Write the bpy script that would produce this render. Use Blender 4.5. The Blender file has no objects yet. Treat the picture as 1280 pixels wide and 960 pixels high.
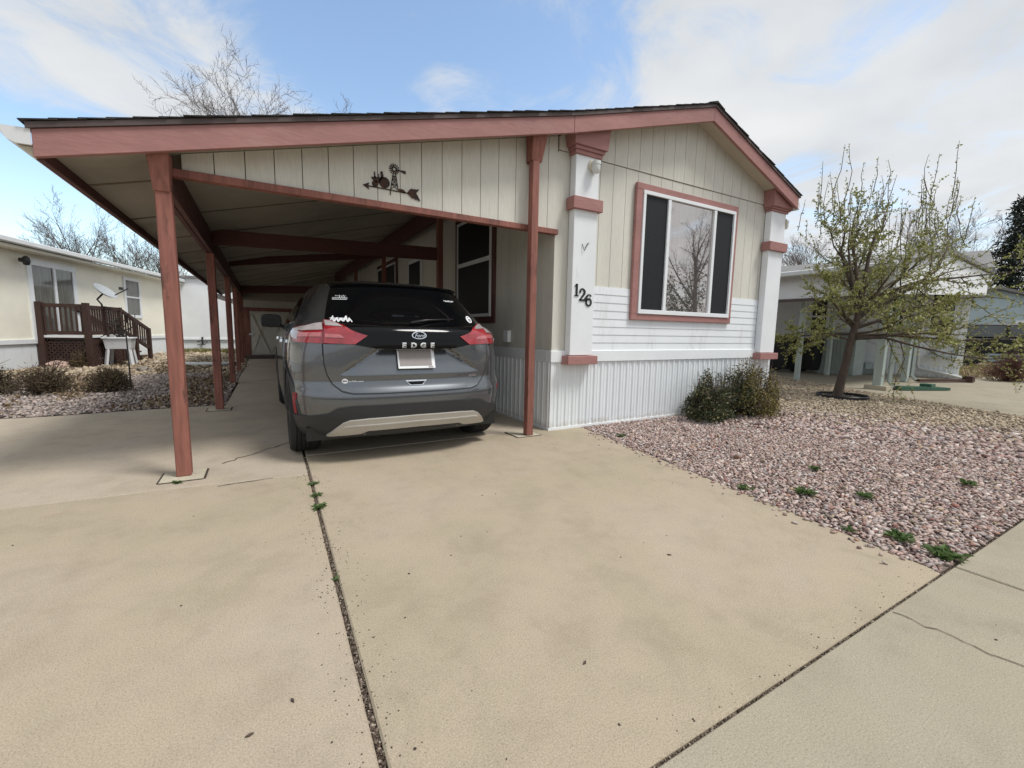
import bpy, bmesh, math, random
import numpy as np
from mathutils import Vector, Matrix, noise as mnoise
from mathutils.geometry import delaunay_2d_cdt
sc = bpy.context.scene
COL = sc.collection
R = math.radians
rng = np.random.default_rng(7)
random.seed(7)

# ------------------------------------------------------------------ helpers
def woff(p):
    v = Vector((0, 0, 0))
    while p is not None:
        v = v + Vector(p.location); p = p.parent
    return v

def tag(o, label=None, cat=None, group=None, kind=None):
    if label: o['label'] = label
    if cat: o['category'] = cat
    if group: o['group'] = group
    if kind: o['kind'] = kind
    return o

def thing(name, label, cat, loc=(0, 0, 0), group=None):
    o = bpy.data.objects.new(name, None); COL.objects.link(o)
    o.location = loc; o.empty_display_size = .1
    return tag(o, label, cat, group)

class MB:
    """collects geometry in world coordinates, builds it as one mesh object"""
    def __init__(s): s.v = []; s.f = []; s.m = []; s.k = 0
    def mat(s, k): s.k = k; return s
    def face(s, pts):
        i = len(s.v); s.v += [tuple(p) for p in pts]; s.f.append(tuple(range(i, i + len(pts)))); s.m.append(s.k); return s
    def hexa(s, p):
        i = len(s.v); s.v += [tuple(q) for q in p]
        for f in ((0, 3, 2, 1), (4, 5, 6, 7), (0, 1, 5, 4), (1, 2, 6, 5), (2, 3, 7, 6), (3, 0, 4, 7)):
            s.f.append(tuple(i + j for j in f)); s.m.append(s.k)
        return s
    def box(s, x0, x1, y0, y1, z0, z1):
        if x0 > x1: x0, x1 = x1, x0
        if y0 > y1: y0, y1 = y1, y0
        if z0 > z1: z0, z1 = z1, z0
        return s.hexa([(x0, y0, z0), (x1, y0, z0), (x1, y1, z0), (x0, y1, z0), (x0, y0, z1), (x1, y0, z1), (x1, y1, z1), (x0, y1, z1)])
    def bar(s, a, b, w, h, up=(0, 0, 1)):
        a = Vector(a); b = Vector(b); d = (b - a).normalized(); up = Vector(up)
        r = d.cross(up)
        if r.length < 1e-4: r = d.cross(Vector((1, 0, 0)))
        r.normalize(); u = r.cross(d)
        r *= w / 2; u *= h / 2
        return s.hexa([a - r - u, a + r - u, b + r - u, b - r - u, a - r + u, a + r + u, b + r + u, b - r + u])
    def prism(s, poly, d):
        """planar polygon (3d points) extruded by vector d"""
        n = len(poly); i = len(s.v); d = Vector(d)
        s.v += [tuple(p) for p in poly] + [tuple(Vector(p) + d) for p in poly]
        s.f.append(tuple(range(i, i + n))); s.m.append(s.k)
        s.f.append(tuple(range(i + 2 * n - 1, i + n - 1, -1))); s.m.append(s.k)
        for j in range(n):
            k = (j + 1) % n
            s.f.append((i + j, i + k, i + n + k, i + n + j)); s.m.append(s.k)
        return s
    def tube(s, pts, rad, n=6, caps=True):
        pts = [Vector(p) for p in pts]
        if not hasattr(rad, '__len__'): rad = [rad] * len(pts)
        rings = []; pr = None
        for j, p in enumerate(pts):
            d = (pts[min(j + 1, len(pts) - 1)] - pts[max(j - 1, 0)])
            if d.length < 1e-9: d = Vector((0, 0, 1))
            d.normalize()
            if pr is None:
                r = d.cross(Vector((0, 0, 1)))
                if r.length < .05: r = d.cross(Vector((0, 1, 0)))
            else:
                r = pr - d * pr.dot(d)
                if r.length < 1e-5: r = d.cross(Vector((0, 1, .1)))
            r.normalize(); pr = r; u = d.cross(r)
            i = len(s.v)
            for k in range(n):
                t = 2 * math.pi * k / n
                s.v.append(tuple(p + (r * math.cos(t) + u * math.sin(t)) * rad[j]))
            rings.append(i)
        for a, b in zip(rings, rings[1:]):
            for k in range(n):
                s.f.append((a + k, a + (k + 1) % n, b + (k + 1) % n, b + k)); s.m.append(s.k)
        if caps:
            s.f.append(tuple(rings[0] + k for k in reversed(range(n)))); s.m.append(s.k)
            s.f.append(tuple(rings[-1] + k for k in range(n))); s.m.append(s.k)
        return s
    def lathe(s, c, axis, prof, n=24, close=False):
        """prof: list of (radius, distance along axis)"""
        c = Vector(c); ax = Vector(axis).normalized()
        r = ax.cross(Vector((0, 0, 1)))
        if r.length < .05: r = ax.cross(Vector((0, 1, 0)))
        r.normalize(); u = ax.cross(r); rings = []
        for rad, h in prof:
            i = len(s.v); rings.append(i)
            for k in range(n):
                t = 2 * math.pi * k / n
                s.v.append(tuple(c + ax * h + (r * math.cos(t) + u * math.sin(t)) * rad))
        pairs = list(zip(rings, rings[1:])) + ([(rings[-1], rings[0])] if close else [])
        for a, b in pairs:
            for k in range(n):
                s.f.append((a + k, a + (k + 1) % n, b + (k + 1) % n, b + k)); s.m.append(s.k)
        return s
    def grid(s, rows, cyc=False):
        n = len(rows[0]); i = len(s.v)
        for r in rows: s.v += [tuple(p) for p in r]
        for a in range(len(rows) - 1):
            for k in range(n if cyc else n - 1):
                l = (k + 1) % n
                s.f.append((i + a * n + k, i + a * n + l, i + (a + 1) * n + l, i + (a + 1) * n + k)); s.m.append(s.k)
        return s
    def build(s, name, mat, parent=None, smooth=False, bevel=0, recalc=True, kind=None, angle=None):
        v = np.array(s.v, dtype=float)
        if parent is None:
            off = Vector(((v[:, 0].min() + v[:, 0].max()) / 2, (v[:, 1].min() + v[:, 1].max()) / 2, v[:, 2].min()))
        else: off = woff(parent)
        me = bpy.data.meshes.new(name)
        me.from_pydata([tuple(q) for q in (v - np.array(off))], [], s.f)
        mats = mat if isinstance(mat, (list, tuple)) else [mat]
        for m in mats: me.materials.append(m)
        if len(mats) > 1: me.polygons.foreach_set('material_index', s.m)
        if recalc or bevel:
            bm = bmesh.new(); bm.from_mesh(me)
            if recalc: bmesh.ops.recalc_face_normals(bm, faces=bm.faces)
            if bevel:
                bmesh.ops.bevel(bm, geom=list(bm.edges), offset=bevel, segments=1, affect='EDGES', clamp_overlap=True)
            bm.to_mesh(me); bm.free()
        if smooth: me.polygons.foreach_set('use_smooth', [True] * len(me.polygons))
        if smooth and angle: me.set_sharp_from_angle(angle=R(angle))
        me.update()
        o = bpy.data.objects.new(name, me); COL.objects.link(o)
        if parent is None: o.location = off
        else: o.parent = parent
        if kind: o['kind'] = kind
        return o

def raw_mesh(name, V, F, mats, off=(0, 0, 0), parent=None, midx=None, smooth=False):
    """fast mesh from numpy arrays; F is an (n,k) array"""
    V = np.asarray(V, dtype=np.float32) - np.array(off, dtype=np.float32)
    me = bpy.data.meshes.new(name); n, k = F.shape
    me.vertices.add(len(V)); me.vertices.foreach_set('co', V.ravel())
    me.loops.add(n * k); me.loops.foreach_set('vertex_index', F.astype(np.int32).ravel())
    me.polygons.add(n); me.polygons.foreach_set('loop_start', np.arange(0, n * k, k, dtype=np.int32))
    for m in (mats if isinstance(mats, (list, tuple)) else [mats]): me.materials.append(m)
    if midx is not None: me.polygons.foreach_set('material_index', np.asarray(midx, dtype=np.int32))
    if smooth: me.polygons.foreach_set('use_smooth', np.ones(n, dtype=bool))
    me.update(calc_edges=True); me.validate()
    o = bpy.data.objects.new(name, me); COL.objects.link(o)
    if parent is None: o.location = off
    else: o.parent = parent
    return o

# ---------------------------------------------------------------- materials
def lin(r, g, b):
    f = lambda c: (c / 255 / 12.92) if c / 255 <= .04045 else ((c / 255 + .055) / 1.055) ** 2.4
    return (f(r), f(g), f(b))

def newmat(name):
    m = bpy.data.materials.new(name); m.use_nodes = True
    nt = m.node_tree; return m, nt, nt.nodes['Principled BSDF']

def N(nt, t, **kw):
    n = nt.nodes.new(t)
    for k, v in kw.items():
        if k in n.inputs.keys(): n.inputs[k].default_value = v
        else: setattr(n, k, v)
    return n

def L(nt, a, b): nt.links.new(a, b)

def ramp(nt, fac, stops):
    r = nt.nodes.new('ShaderNodeValToRGB'); e = r.color_ramp.elements
    while len(e) < len(stops): e.new(.5)
    for k, (p, c) in enumerate(stops):
        e[k].position = p; e[k].color = (*c, 1) if len(c) == 3 else c
    L(nt, fac, r.inputs[0]); return r

def P(name, col, rough=.6, var=.12, scale=6., fine=0., fscale=90., bump=0., bscale=120., metal=0., spec=.5, stretch=(1, 1, 1),
      dirt=None, dscale=2.5, dcut=(.58, .75), coat=0., dstretch=(1, 1, 1), ior=None):
    m, nt, b = newmat(name)
    tc = N(nt, 'ShaderNodeTexCoord'); mp = N(nt, 'ShaderNodeMapping'); mp.inputs['Scale'].default_value = stretch
    L(nt, tc.outputs['Object'], mp.inputs['Vector'])
    n1 = N(nt, 'ShaderNodeTexNoise', Scale=scale, Detail=5., Roughness=.6); L(nt, mp.outputs[0], n1.inputs['Vector'])
    lo = tuple(c * (1 - var * 1.6) for c in col); hi = tuple(min(1, c * (1 + var * 1.6)) for c in col)
    r1 = ramp(nt, n1.outputs['Fac'], [(.25, lo), (.5, col), (.75, hi)]); out = r1.outputs[0]
    if fine:
        n2 = N(nt, 'ShaderNodeTexNoise', Scale=fscale, Detail=3.); L(nt, mp.outputs[0], n2.inputs['Vector'])
        r2 = ramp(nt, n2.outputs['Fac'], [(.3, (1 - fine,) * 3), (.7, (1 + fine,) * 3)])
        mx = N(nt, 'ShaderNodeMix', data_type='RGBA', blend_type='MULTIPLY'); mx.inputs[0].default_value = 1
        L(nt, out, mx.inputs[6]); L(nt, r2.outputs[0], mx.inputs[7]); out = mx.outputs[2]
    if dirt:
        mp2 = N(nt, 'ShaderNodeMapping'); mp2.inputs['Scale'].default_value = dstretch; mp2.inputs['Location'].default_value = (3.1, 1.7, .4)
        L(nt, tc.outputs['Object'], mp2.inputs['Vector'])
        n3 = N(nt, 'ShaderNodeTexNoise', Scale=dscale, Detail=7., Roughness=.7); L(nt, mp2.outputs[0], n3.inputs['Vector'])
        r3 = ramp(nt, n3.outputs['Fac'], [(dcut[0], (0, 0, 0)), (dcut[1], (1, 1, 1))])
        mx = N(nt, 'ShaderNodeMix', data_type='RGBA'); L(nt, r3.outputs[0], mx.inputs[0]); L(nt, out, mx.inputs[6])
        mx.inputs[7].default_value = (*dirt, 1); out = mx.outputs[2]
    L(nt, out, b.inputs['Base Color'])
    b.inputs['Roughness'].default_value = rough; b.inputs['Metallic'].default_value = metal
    b.inputs['Specular IOR Level'].default_value = spec
    if ior: b.inputs['IOR'].default_value = ior
    if coat: b.inputs['Coat Weight'].default_value = coat; b.inputs['Coat Roughness'].default_value = .03
    if bump:
        n4 = N(nt, 'ShaderNodeTexNoise', Scale=bscale, Detail=4.); L(nt, mp.outputs[0], n4.inputs['Vector'])
        bp = N(nt, 'ShaderNodeBump', Strength=bump, Distance=.01); L(nt, n4.outputs['Fac'], bp.inputs['Height'])
        L(nt, bp.outputs[0], b.inputs['Normal'])
    return m

def island_mat(name, stops, rough=.7, spec=.3, nscale=None, trans=0.):
    """colour picked at random for each leaf or stone"""
    m, nt, b = newmat(name)
    g = N(nt, 'ShaderNodeNewGeometry'); r = ramp(nt, g.outputs['Random Per Island'], stops)
    out = r.outputs[0]
    if nscale:
        tc = N(nt, 'ShaderNodeTexCoord'); n1 = N(nt, 'ShaderNodeTexNoise', Scale=nscale, Detail=4.); L(nt, tc.outputs['Object'], n1.inputs['Vector'])
        r2 = ramp(nt, n1.outputs['Fac'], [(.3, (.72,) * 3), (.7, (1.2,) * 3)])
        mx = N(nt, 'ShaderNodeMix', data_type='RGBA', blend_type='MULTIPLY'); mx.inputs[0].default_value = 1
        L(nt, out, mx.inputs[6]); L(nt, r2.outputs[0], mx.inputs[7]); out = mx.outputs[2]
    L(nt, out, b.inputs['Base Color']); b.inputs['Roughness'].default_value = rough; b.inputs['Specular IOR Level'].default_value = spec
    if trans:
        t = N(nt, 'ShaderNodeBsdfTranslucent'); L(nt, out, t.inputs['Color'])
        ms = N(nt, 'ShaderNodeMixShader'); ms.inputs[0].default_value = trans
        L(nt, b.outputs[0], ms.inputs[1]); L(nt, t.outputs[0], ms.inputs[2])
        L(nt, ms.outputs[0], nt.nodes['Material Output'].inputs['Surface'])
    return m

def concrete(name, col, stain, speck=.5):
    m, nt, b = newmat(name)
    tc = N(nt, 'ShaderNodeTexCoord'); co = tc.outputs['Object']
    def mul(a, c, blend='MULTIPLY', f=1.):
        mx = N(nt, 'ShaderNodeMix', data_type='RGBA', blend_type=blend); mx.inputs[0].default_value = f
        L(nt, a, mx.inputs[6]); L(nt, c, mx.inputs[7]); return mx.outputs[2]
    n1 = N(nt, 'ShaderNodeTexNoise', Scale=.9, Detail=6., Roughness=.62, Distortion=.4); L(nt, co, n1.inputs['Vector'])
    c = ramp(nt, n1.outputs['Fac'], [(.30, stain), (.5, col), (.70, (col[0] * 1.04, col[1] * 1.05, col[2] * 1.10))]).outputs[0]
    n2 = N(nt, 'ShaderNodeTexNoise', Scale=3.7, Detail=8., Roughness=.7); L(nt, co, n2.inputs['Vector'])
    c = mul(c, ramp(nt, n2.outputs['Fac'], [(.33, (.885, .88, .87)), (.5, (1, 1, 1)), (.7, (1.06, 1.05, 1.03))]).outputs[0])
    n3 = N(nt, 'ShaderNodeTexNoise', Scale=190., Detail=4., Roughness=.9); L(nt, co, n3.inputs['Vector'])
    c = mul(c, ramp(nt, n3.outputs['Fac'], [(.32, (.40, .39, .38)), (.48, (1, 1, 1)), (.66, (1.36, 1.35, 1.33))]).outputs[0], f=min(1, speck * 1.6))
    # exposed pits and specks of aggregate
    vo = N(nt, 'ShaderNodeTexVoronoi', Scale=85.); L(nt, co, vo.inputs['Vector'])
    wn = N(nt, 'ShaderNodeTexNoise', Scale=2.1, Detail=5.); L(nt, co, wn.inputs['Vector'])
    th = N(nt, 'ShaderNodeMath', operation='MULTIPLY'); L(nt, wn.outputs['Fac'], th.inputs[0]); th.inputs[1].default_value = .32
    lt = N(nt, 'ShaderNodeMath', operation='LESS_THAN'); L(nt, vo.outputs['Distance'], lt.inputs[0]); L(nt, th.outputs[0], lt.inputs[1])
    sp = N(nt, 'ShaderNodeMix', data_type='RGBA'); f = N(nt, 'ShaderNodeMath', operation='MULTIPLY'); L(nt, lt.outputs[0], f.inputs[0]); f.inputs[1].default_value = .38 * speck * 2
    L(nt, f.outputs[0], sp.inputs[0]); L(nt, c, sp.inputs[6])
    cr = ramp(nt, vo.outputs['Color'], [(.2, (.09, .075, .06)), (.55, (.3, .25, .19)), (.8, (.6, .56, .48))]); L(nt, cr.outputs[0], sp.inputs[7]); c = sp.outputs[2]
    # dark wandering stains
    n5 = N(nt, 'ShaderNodeTexNoise', Scale=1.7, Detail=9., Roughness=.72, Distortion=1.2); L(nt, co, n5.inputs['Vector'])
    dk = ramp(nt, n5.outputs['Fac'], [(.58, (0, 0, 0)), (.76, (.42,) * 3)])
    mx = N(nt, 'ShaderNodeMix', data_type='RGBA'); L(nt, dk.outputs[0], mx.inputs[0]); L(nt, c, mx.inputs[6]); mx.inputs[7].default_value = (*tuple(q * .62 for q in stain), 1)
    L(nt, mx.outputs[2], b.inputs['Base Color'])
    b.inputs['Roughness'].default_value = .88; b.inputs['Specular IOR Level'].default_value = .25
    n4 = N(nt, 'ShaderNodeTexNoise', Scale=160., Detail=4., Roughness=.75); L(nt, co, n4.inputs['Vector'])
    bp = N(nt, 'ShaderNodeBump', Strength=.28, Distance=.004); L(nt, n4.outputs['Fac'], bp.inputs['Height'])
    L(nt, bp.outputs[0], b.inputs['Normal'])
    return m

M = {}
M['conc'] = concrete('concrete_drive', (.378, .318, .238), (.345, .298, .216))
M['conc2'] = concrete('concrete_worn', (.41, .35, .275), (.345, .30, .24))
M['conc3'] = concrete('concrete_walk', (.332, .298, .226), (.31, .274, .21))
M['pad'] = concrete('concrete_pad', (.46, .42, .33), (.40, .36, .29))
M['joint'] = P('joint_filler', (.055, .042, .030), .95, .5, 30, fine=.5, fscale=150, bump=.6)
M['soil'] = P('soil', (.20, .15, .105), .95, .3, 1.5, fine=.3, fscale=40, bump=.6, bscale=40)
M['bed'] = P('gravel_bed', (.17, .135, .115), .95, .35, 9, fine=.4, fscale=60, bump=.8, bscale=60)
M['asphalt'] = P('asphalt', (.055, .055, .055), .9, .2, 2, fine=.35, fscale=200, bump=.5)
M['cream'] = P('cream_siding', (.645, .63, .56), .62, .06, 2.5, fine=.05, fscale=70, bump=.25, bscale=60, stretch=(1, 1, .12), dirt=(.55, .515, .43), dscale=1.6, dcut=(.55, .85), dstretch=(1, 1, .35))
M['groove'] = P('groove', (.16, .13, .095), .9, .2)
M['white'] = P('white_vinyl', (.79, .825, .85), .42, .025, 2, fine=.02, dirt=(.57, .57, .55), dscale=2.0, dcut=(.56, .82), dstretch=(2.5, 2.5, .5))
M['skirt'] = P('white_skirting', (.79, .825, .845), .45, .03, 2, dirt=(.50, .47, .42), dscale=2.4, dcut=(.60, .80), dstretch=(3, 3, .35))
def splash(m):
    """mud splashed up the lowest hand's breadth, in a ragged band that stays with the panel"""
    nt = m.node_tree; b = nt.nodes['Principled BSDF']; src = b.inputs['Base Color'].links[0].from_socket
    tc = N(nt, 'ShaderNodeTexCoord'); sx = N(nt, 'ShaderNodeSeparateXYZ'); L(nt, tc.outputs['Object'], sx.inputs[0])
    n = N(nt, 'ShaderNodeTexNoise', Scale=7., Detail=8., Roughness=.75); L(nt, tc.outputs['Object'], n.inputs['Vector'])
    a = N(nt, 'ShaderNodeMath', operation='MULTIPLY_ADD'); L(nt, sx.outputs[2], a.inputs[0]); a.inputs[1].default_value = -4.2; a.inputs[2].default_value = .34
    c = N(nt, 'ShaderNodeMath', operation='ADD'); L(nt, a.outputs[0], c.inputs[0]); L(nt, n.outputs['Fac'], c.inputs[1])
    r = ramp(nt, c.outputs[0], [(.45, (0, 0, 0)), (.95, (.75,) * 3)])
    mx = N(nt, 'ShaderNodeMix', data_type='RGBA'); L(nt, r.outputs[0], mx.inputs[0]); L(nt, src, mx.inputs[6]); mx.inputs[7].default_value = (.40, .33, .26, 1); L(nt, mx.outputs[2], b.inputs['Base Color'])
splash(M['skirt'])
M['whitepaint'] = P('white_paint', (.80, .83, .85), .45, .03, 3, dirt=(.6, .6, .57), dscale=4, dcut=(.62, .8), dstretch=(2, 2, .4))
M['pink'] = P('faded_red_paint', (.35, .17, .155), .68, .10, 3.5, fine=.06, fscale=40, bump=.18, bscale=60, stretch=(.25, .5, 1), dirt=(.43, .25, .225), dscale=5, dcut=(.55, .85), dstretch=(.3, 1, 1))
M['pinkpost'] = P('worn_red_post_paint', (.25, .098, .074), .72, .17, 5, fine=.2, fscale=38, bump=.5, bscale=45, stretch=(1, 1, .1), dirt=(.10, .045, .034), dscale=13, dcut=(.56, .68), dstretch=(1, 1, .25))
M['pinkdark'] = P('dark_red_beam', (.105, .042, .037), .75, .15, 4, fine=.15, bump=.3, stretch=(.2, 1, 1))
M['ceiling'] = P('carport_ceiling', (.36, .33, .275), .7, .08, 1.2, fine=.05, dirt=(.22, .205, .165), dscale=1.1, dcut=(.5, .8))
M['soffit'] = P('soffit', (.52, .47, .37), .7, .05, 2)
M['shingle'] = P('dark_shingle', (.030, .028, .028), .92, .35, 14, fine=.5, fscale=160, bump=.8, bscale=160)
M['drip'] = P('drip_edge', (.085, .062, .058), .6, .15, 6)
M['screen'] = P('sun_screen', (.012, .0145, .017), .55, .15, 40, spec=.3)
M['glassdark'] = P('dark_window_glass', (.012, .013, .015), .03, .1, 2, spec=.8)
M['black'] = P('black_paint', (.012, .012, .013), .4, .1)
M['alum'] = P('white_gutter', (.70, .715, .72), .35, .03, 3, dirt=(.5, .49, .46), dscale=3, dcut=(.6, .85))
M['rust'] = P('rusty_steel', (.075, .035, .022), .75, .45, 40, fine=.3, bump=.4, dirt=(.022, .020, .018), dscale=18, dcut=(.42, .58), metal=.3)
M['cream_plastic'] = P('aged_lamp_plastic', (.62, .58, .46), .4, .05)
M['lampglass'] = P('frosted_lamp_glass', (.66, .68, .66), .15, .04, spec=.7)
# ------------------------------------------------------------ camera, light
F_PX, YAW, PITCH, ROLL, CAMZ = 545.5, R(29.71), R(6.98), R(1.08), 1.12
def cam_axes():
    cy, sy, cp, sp = math.cos(YAW), math.sin(YAW), math.cos(PITCH), math.sin(PITCH)
    f = Vector((sy * cp, cy * cp, -sp)); r = Vector((cy, -sy, 0)); u = r.cross(f)
    return r * math.cos(ROLL) + u * math.sin(ROLL), u * math.cos(ROLL) - r * math.sin(ROLL), f
r_, u_, w_ = cam_axes()
cd = bpy.data.cameras.new('camera'); cam = bpy.data.objects.new('camera', cd); COL.objects.link(cam)
cd.sensor_fit = 'HORIZONTAL'; cd.sensor_width = 36; cd.lens = 36 * F_PX / 1280
cd.clip_start = .05; cd.clip_end = 3000
cam.matrix_world = Matrix(((r_.x, u_.x, -w_.x, 0), (r_.y, u_.y, -w_.y, 0), (r_.z, u_.z, -w_.z, CAMZ), (0, 0, 0, 1)))
sc.camera = cam

SUN_EL, SUN_AZ = R(60), R(136)      # azimuth clockwise from +Y (into the picture)
w = bpy.data.worlds.new('World'); sc.world = w; w.use_nodes = True
nt = w.node_tree; bg = nt.nodes['Background']
sky = N(nt, 'ShaderNodeTexSky', sky_type='NISHITA'); sky.sun_disc = False
sky.sun_elevation = SUN_EL; sky.sun_rotation = SUN_AZ; sky.air_density = 1.0; sky.dust_density = .6; sky.ozone_density = 1.6
tc = N(nt, 'ShaderNodeTexCoord'); D = tc.outputs['Generated']
sx = N(nt, 'ShaderNodeSeparateXYZ'); L(nt, D, sx.inputs[0])
def mth(op, a, b=None, clamp=False):
    n = N(nt, 'ShaderNodeMath', operation=op); n.use_clamp = clamp
    for k, q in enumerate((a, b)):
        if q is None: continue
        if isinstance(q, (int, float)): n.inputs[k].default_value = q
        else: L(nt, q, n.inputs[k])
    return n.outputs[0]
# clouds lie on a plane overhead: direction / height gives the true perspective of a cloud deck
zz = mth('ADD', mth('MAXIMUM', sx.outputs[2], 0.0), .16)
cx = mth('DIVIDE', sx.outputs[0], zz); cy = mth('DIVIDE', sx.outputs[1], zz)
cb = N(nt, 'ShaderNodeCombineXYZ'); L(nt, cx, cb.inputs[0]); L(nt, cy, cb.inputs[1])
n1 = N(nt, 'ShaderNodeTexNoise', Scale=.75, Detail=8., Roughness=.56, Distortion=.25); L(nt, cb.outputs[0], n1.inputs['Vector'])
n2 = N(nt, 'ShaderNodeTexNoise', Scale=2.3, Detail=9., Roughness=.66, Distortion=.9); L(nt, cb.outputs[0], n2.inputs['Vector'])
def gap(px, py, width, depth):
    """an opening in the cloud around one direction of the sky"""
    d = (r_ * (px - 640) + u_ * (480 - py)) / F_PX + w_; d.normalize()
    v = N(nt, 'ShaderNodeVectorMath', operation='DOT_PRODUCT'); L(nt, D, v.inputs[0]); v.inputs[1].default_value = d
    mr = N(nt, 'ShaderNodeMapRange', interpolation_type='SMOOTHERSTEP'); L(nt, v.outputs['Value'], mr.inputs[0])
    mr.inputs[1].default_value = math.cos(R(width)); mr.inputs[2].default_value = 1; mr.inputs[3].default_value = 0; mr.inputs[4].default_value = depth
    return mr.outputs[0]
cov = mth('ADD', mth('ADD', mth('MULTIPLY', n1.outputs['Fac'], 1.3), mth('MULTIPLY', n2.outputs['Fac'], 1.75)), -.90)
for g in ((570, 40, 26, .43), (640, 60, 16, .16), (90, 60, 30, .13), (400, -20, 13, .30), (20, 262, 12, .48), (120, 262, 10, .40), (470, 120, 8, .2), (640, 110, 9, .18)):
    cov = mth('SUBTRACT', cov, gap(*g))
mask = N(nt, 'ShaderNodeMapRange', interpolation_type='SMOOTHSTEP'); L(nt, cov, mask.inputs[0]); mask.inputs[1].default_value = .0; mask.inputs[2].default_value = .66
n3 = N(nt, 'ShaderNodeTexNoise', Scale=1.5, Detail=6., Roughness=.5); L(nt, cb.outputs[0], n3.inputs['Vector'])
cc = ramp(nt, n3.outputs['Fac'], [(.32, (5.3, 5.6, 5.95)), (.5, (6.35, 6.55, 6.75)), (.68, (7.1, 7.2, 7.3))])
mx = N(nt, 'ShaderNodeMix', data_type='RGBA'); L(nt, mask.outputs[0], mx.inputs[0])
hs = N(nt, 'ShaderNodeMix', data_type='RGBA', blend_type='MULTIPLY'); hs.inputs[0].default_value = 1; L(nt, sky.outputs[0], hs.inputs[6]); hs.inputs[7].default_value = (2.3, 2.2, 2.0, 1)
L(nt, hs.outputs[2], mx.inputs[6]); L(nt, cc.outputs[0], mx.inputs[7])
L(nt, mx.outputs[2], bg.inputs['Color']); bg.inputs['Strength'].default_value = .1
sd = bpy.data.lights.new('sun', 'SUN'); so = bpy.data.objects.new('sun', sd); COL.objects.link(so)
sd.energy = 2.35; sd.angle = R(16); sd.color = (1, .97, .92)
dirv = Vector((math.sin(SUN_AZ) * math.cos(SUN_EL), math.cos(SUN_AZ) * math.cos(SUN_EL), math.sin(SUN_EL)))
so.rotation_euler = dirv.to_track_quat('Z', 'Y').to_euler(); so.location = dirv * 50
sc.view_settings.view_transform = 'Standard'; sc.view_settings.look = 'None'; sc.view_settings.gamma = 1
sc.view_settings.use_curve_mapping = False; sc.view_settings.exposure = .27
sc.cycles.max_bounces = 6; sc.cycles.diffuse_bounces = 3; sc.cycles.glossy_bounces = 3
sc.cycles.use_denoising = True; sc.cycles.denoising_input_passes = 'RGB_ALBEDO_NORMAL'; sc.cycles.denoising_prefilter = 'NONE'
sc.cycles.sample_clamp_indirect = 6

# ------------------------------------------------------------ ground, paving
def slab(mb, poly, z0=-.10, z1=0.0): mb.prism([(x, y, z0) for x, y in poly], (0, 0, z1 - z0))
g = MB(); g.face([(-300, -300, -.06), (300, -300, -.06), (300, 300, -.06), (-300, 300, -.06)]); tag(g.build('ground', M['soil'], recalc=False), kind='structure')
def crack_x(y): return .272 + (y - 4.08) * .016
def edge_x(y): return 2.80 + (y - .69) * (3.23 - 2.80) / (3.94 - .69)
q = .011
d = MB()
slab(d, [(crack_x(.69) + q, .69), (edge_x(.69), .69), (edge_x(3.94), 3.94), (3.23, 4.10), (2.2, 4.10), (crack_x(4.1) + q, 4.10)])
tag(d.build('driveway_bay', M['conc'], bevel=.006), kind='structure')
d = MB(); slab(d, [(-6, .69), (crack_x(.69) - q, .69), (crack_x(3.7) - q, 3.55), (-.40, 3.625), (-2, 3.70), (-6, 3.86)])
tag(d.build('driveway_apron', M['conc'], bevel=.006), kind='structure')
d = MB(); slab(d, [(-6, 3.875), (-2, 3.715), (-.40, 3.64), (crack_x(3.7) - q, 3.565), (crack_x(7.2) - q, 7.2), (-.60, 7.22), (-.615, 7.3), (-1.4, 7.27), (-2.2, 7.16), (-3, 7.2), (-6, 7.3)])
tag(d.build('carport_slab', M['conc2'], bevel=.006), kind='structure')
d = MB(); slab(d, [(crack_x(4.115) + q, 4.115), (2.2, 4.115), (2.79, 4.115), (2.79, 17.6), (crack_x(17) + q, 17.6)])
tag(d.build('carport_slab', M['conc2'], bevel=.006), kind='structure')
for ya, yb in ((7.215, 10.2), (10.215, 13.4), (13.415, 17.6)):
    d = MB(); slab(d, [(-.50, ya), (crack_x(ya) - q, ya), (crack_x(yb) - q, yb), (-.45, yb)])
    tag(d.build('carport_slab', M['conc2'], bevel=.006), kind='structure')
d = MB()
for xa, xb in ((-8, -4.1), (-4.085, -.9), (-.885, 2.927), (2.943, 6.1), (6.115, 9.3), (9.315, 13), (13.02, 30)):
    slab(d, [(xa, -.78), (xb, -.78), (xb, .679), (xa, .679)])
tag(d.build('sidewalk', M['conc3'], bevel=.005), kind='structure')
d = MB(); slab(d, [(-40, -1.0), (60, -1.0), (60, -.79), (-40, -.79)], -.2, 0); tag(d.build('kerb', M['conc3'], bevel=.01), kind='structure')
d = MB(); d.face([(-200, -9, -.045), (200, -9, -.045), (200, -1.0, -.045), (-200, -1.0, -.045)]); tag(d.build('road', M['asphalt'], recalc=False), kind='structure')
d = MB()
def ribbon(pts, w, z):
    for a, b in zip(pts, pts[1:]):
        t = (Vector(b) - Vector(a)).normalized(); n = Vector((-t.y, t.x)) * w / 2
        d.face([(a[0] - n.x, a[1] - n.y, z), (a[0] + n.x, a[1] + n.y, z), (b[0] + n.x, b[1] + n.y, z), (b[0] - n.x, b[1] - n.y, z)])
ribbon([(crack_x(y), y) for y in (.66, 4.1, 17.6)], .10, -.016)
ribbon([(-6, 3.868), (-2, 3.708), (-.4, 3.632), (.27, 3.56)], .06, -.018)
ribbon([(-6, .685), (30, .685)], .06, -.020); ribbon([(.3, 4.107), (3.2, 4.107)], .06, -.022)
for y in (7.21, 10.208, 13.408): ribbon([(-.6, y), (.3, y)], .05, -.024)
for x in (-4.093, -.893, 2.935, 6.108, 9.308): ribbon([(x, -.75), (x, .66)], .05, -.026)
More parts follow.
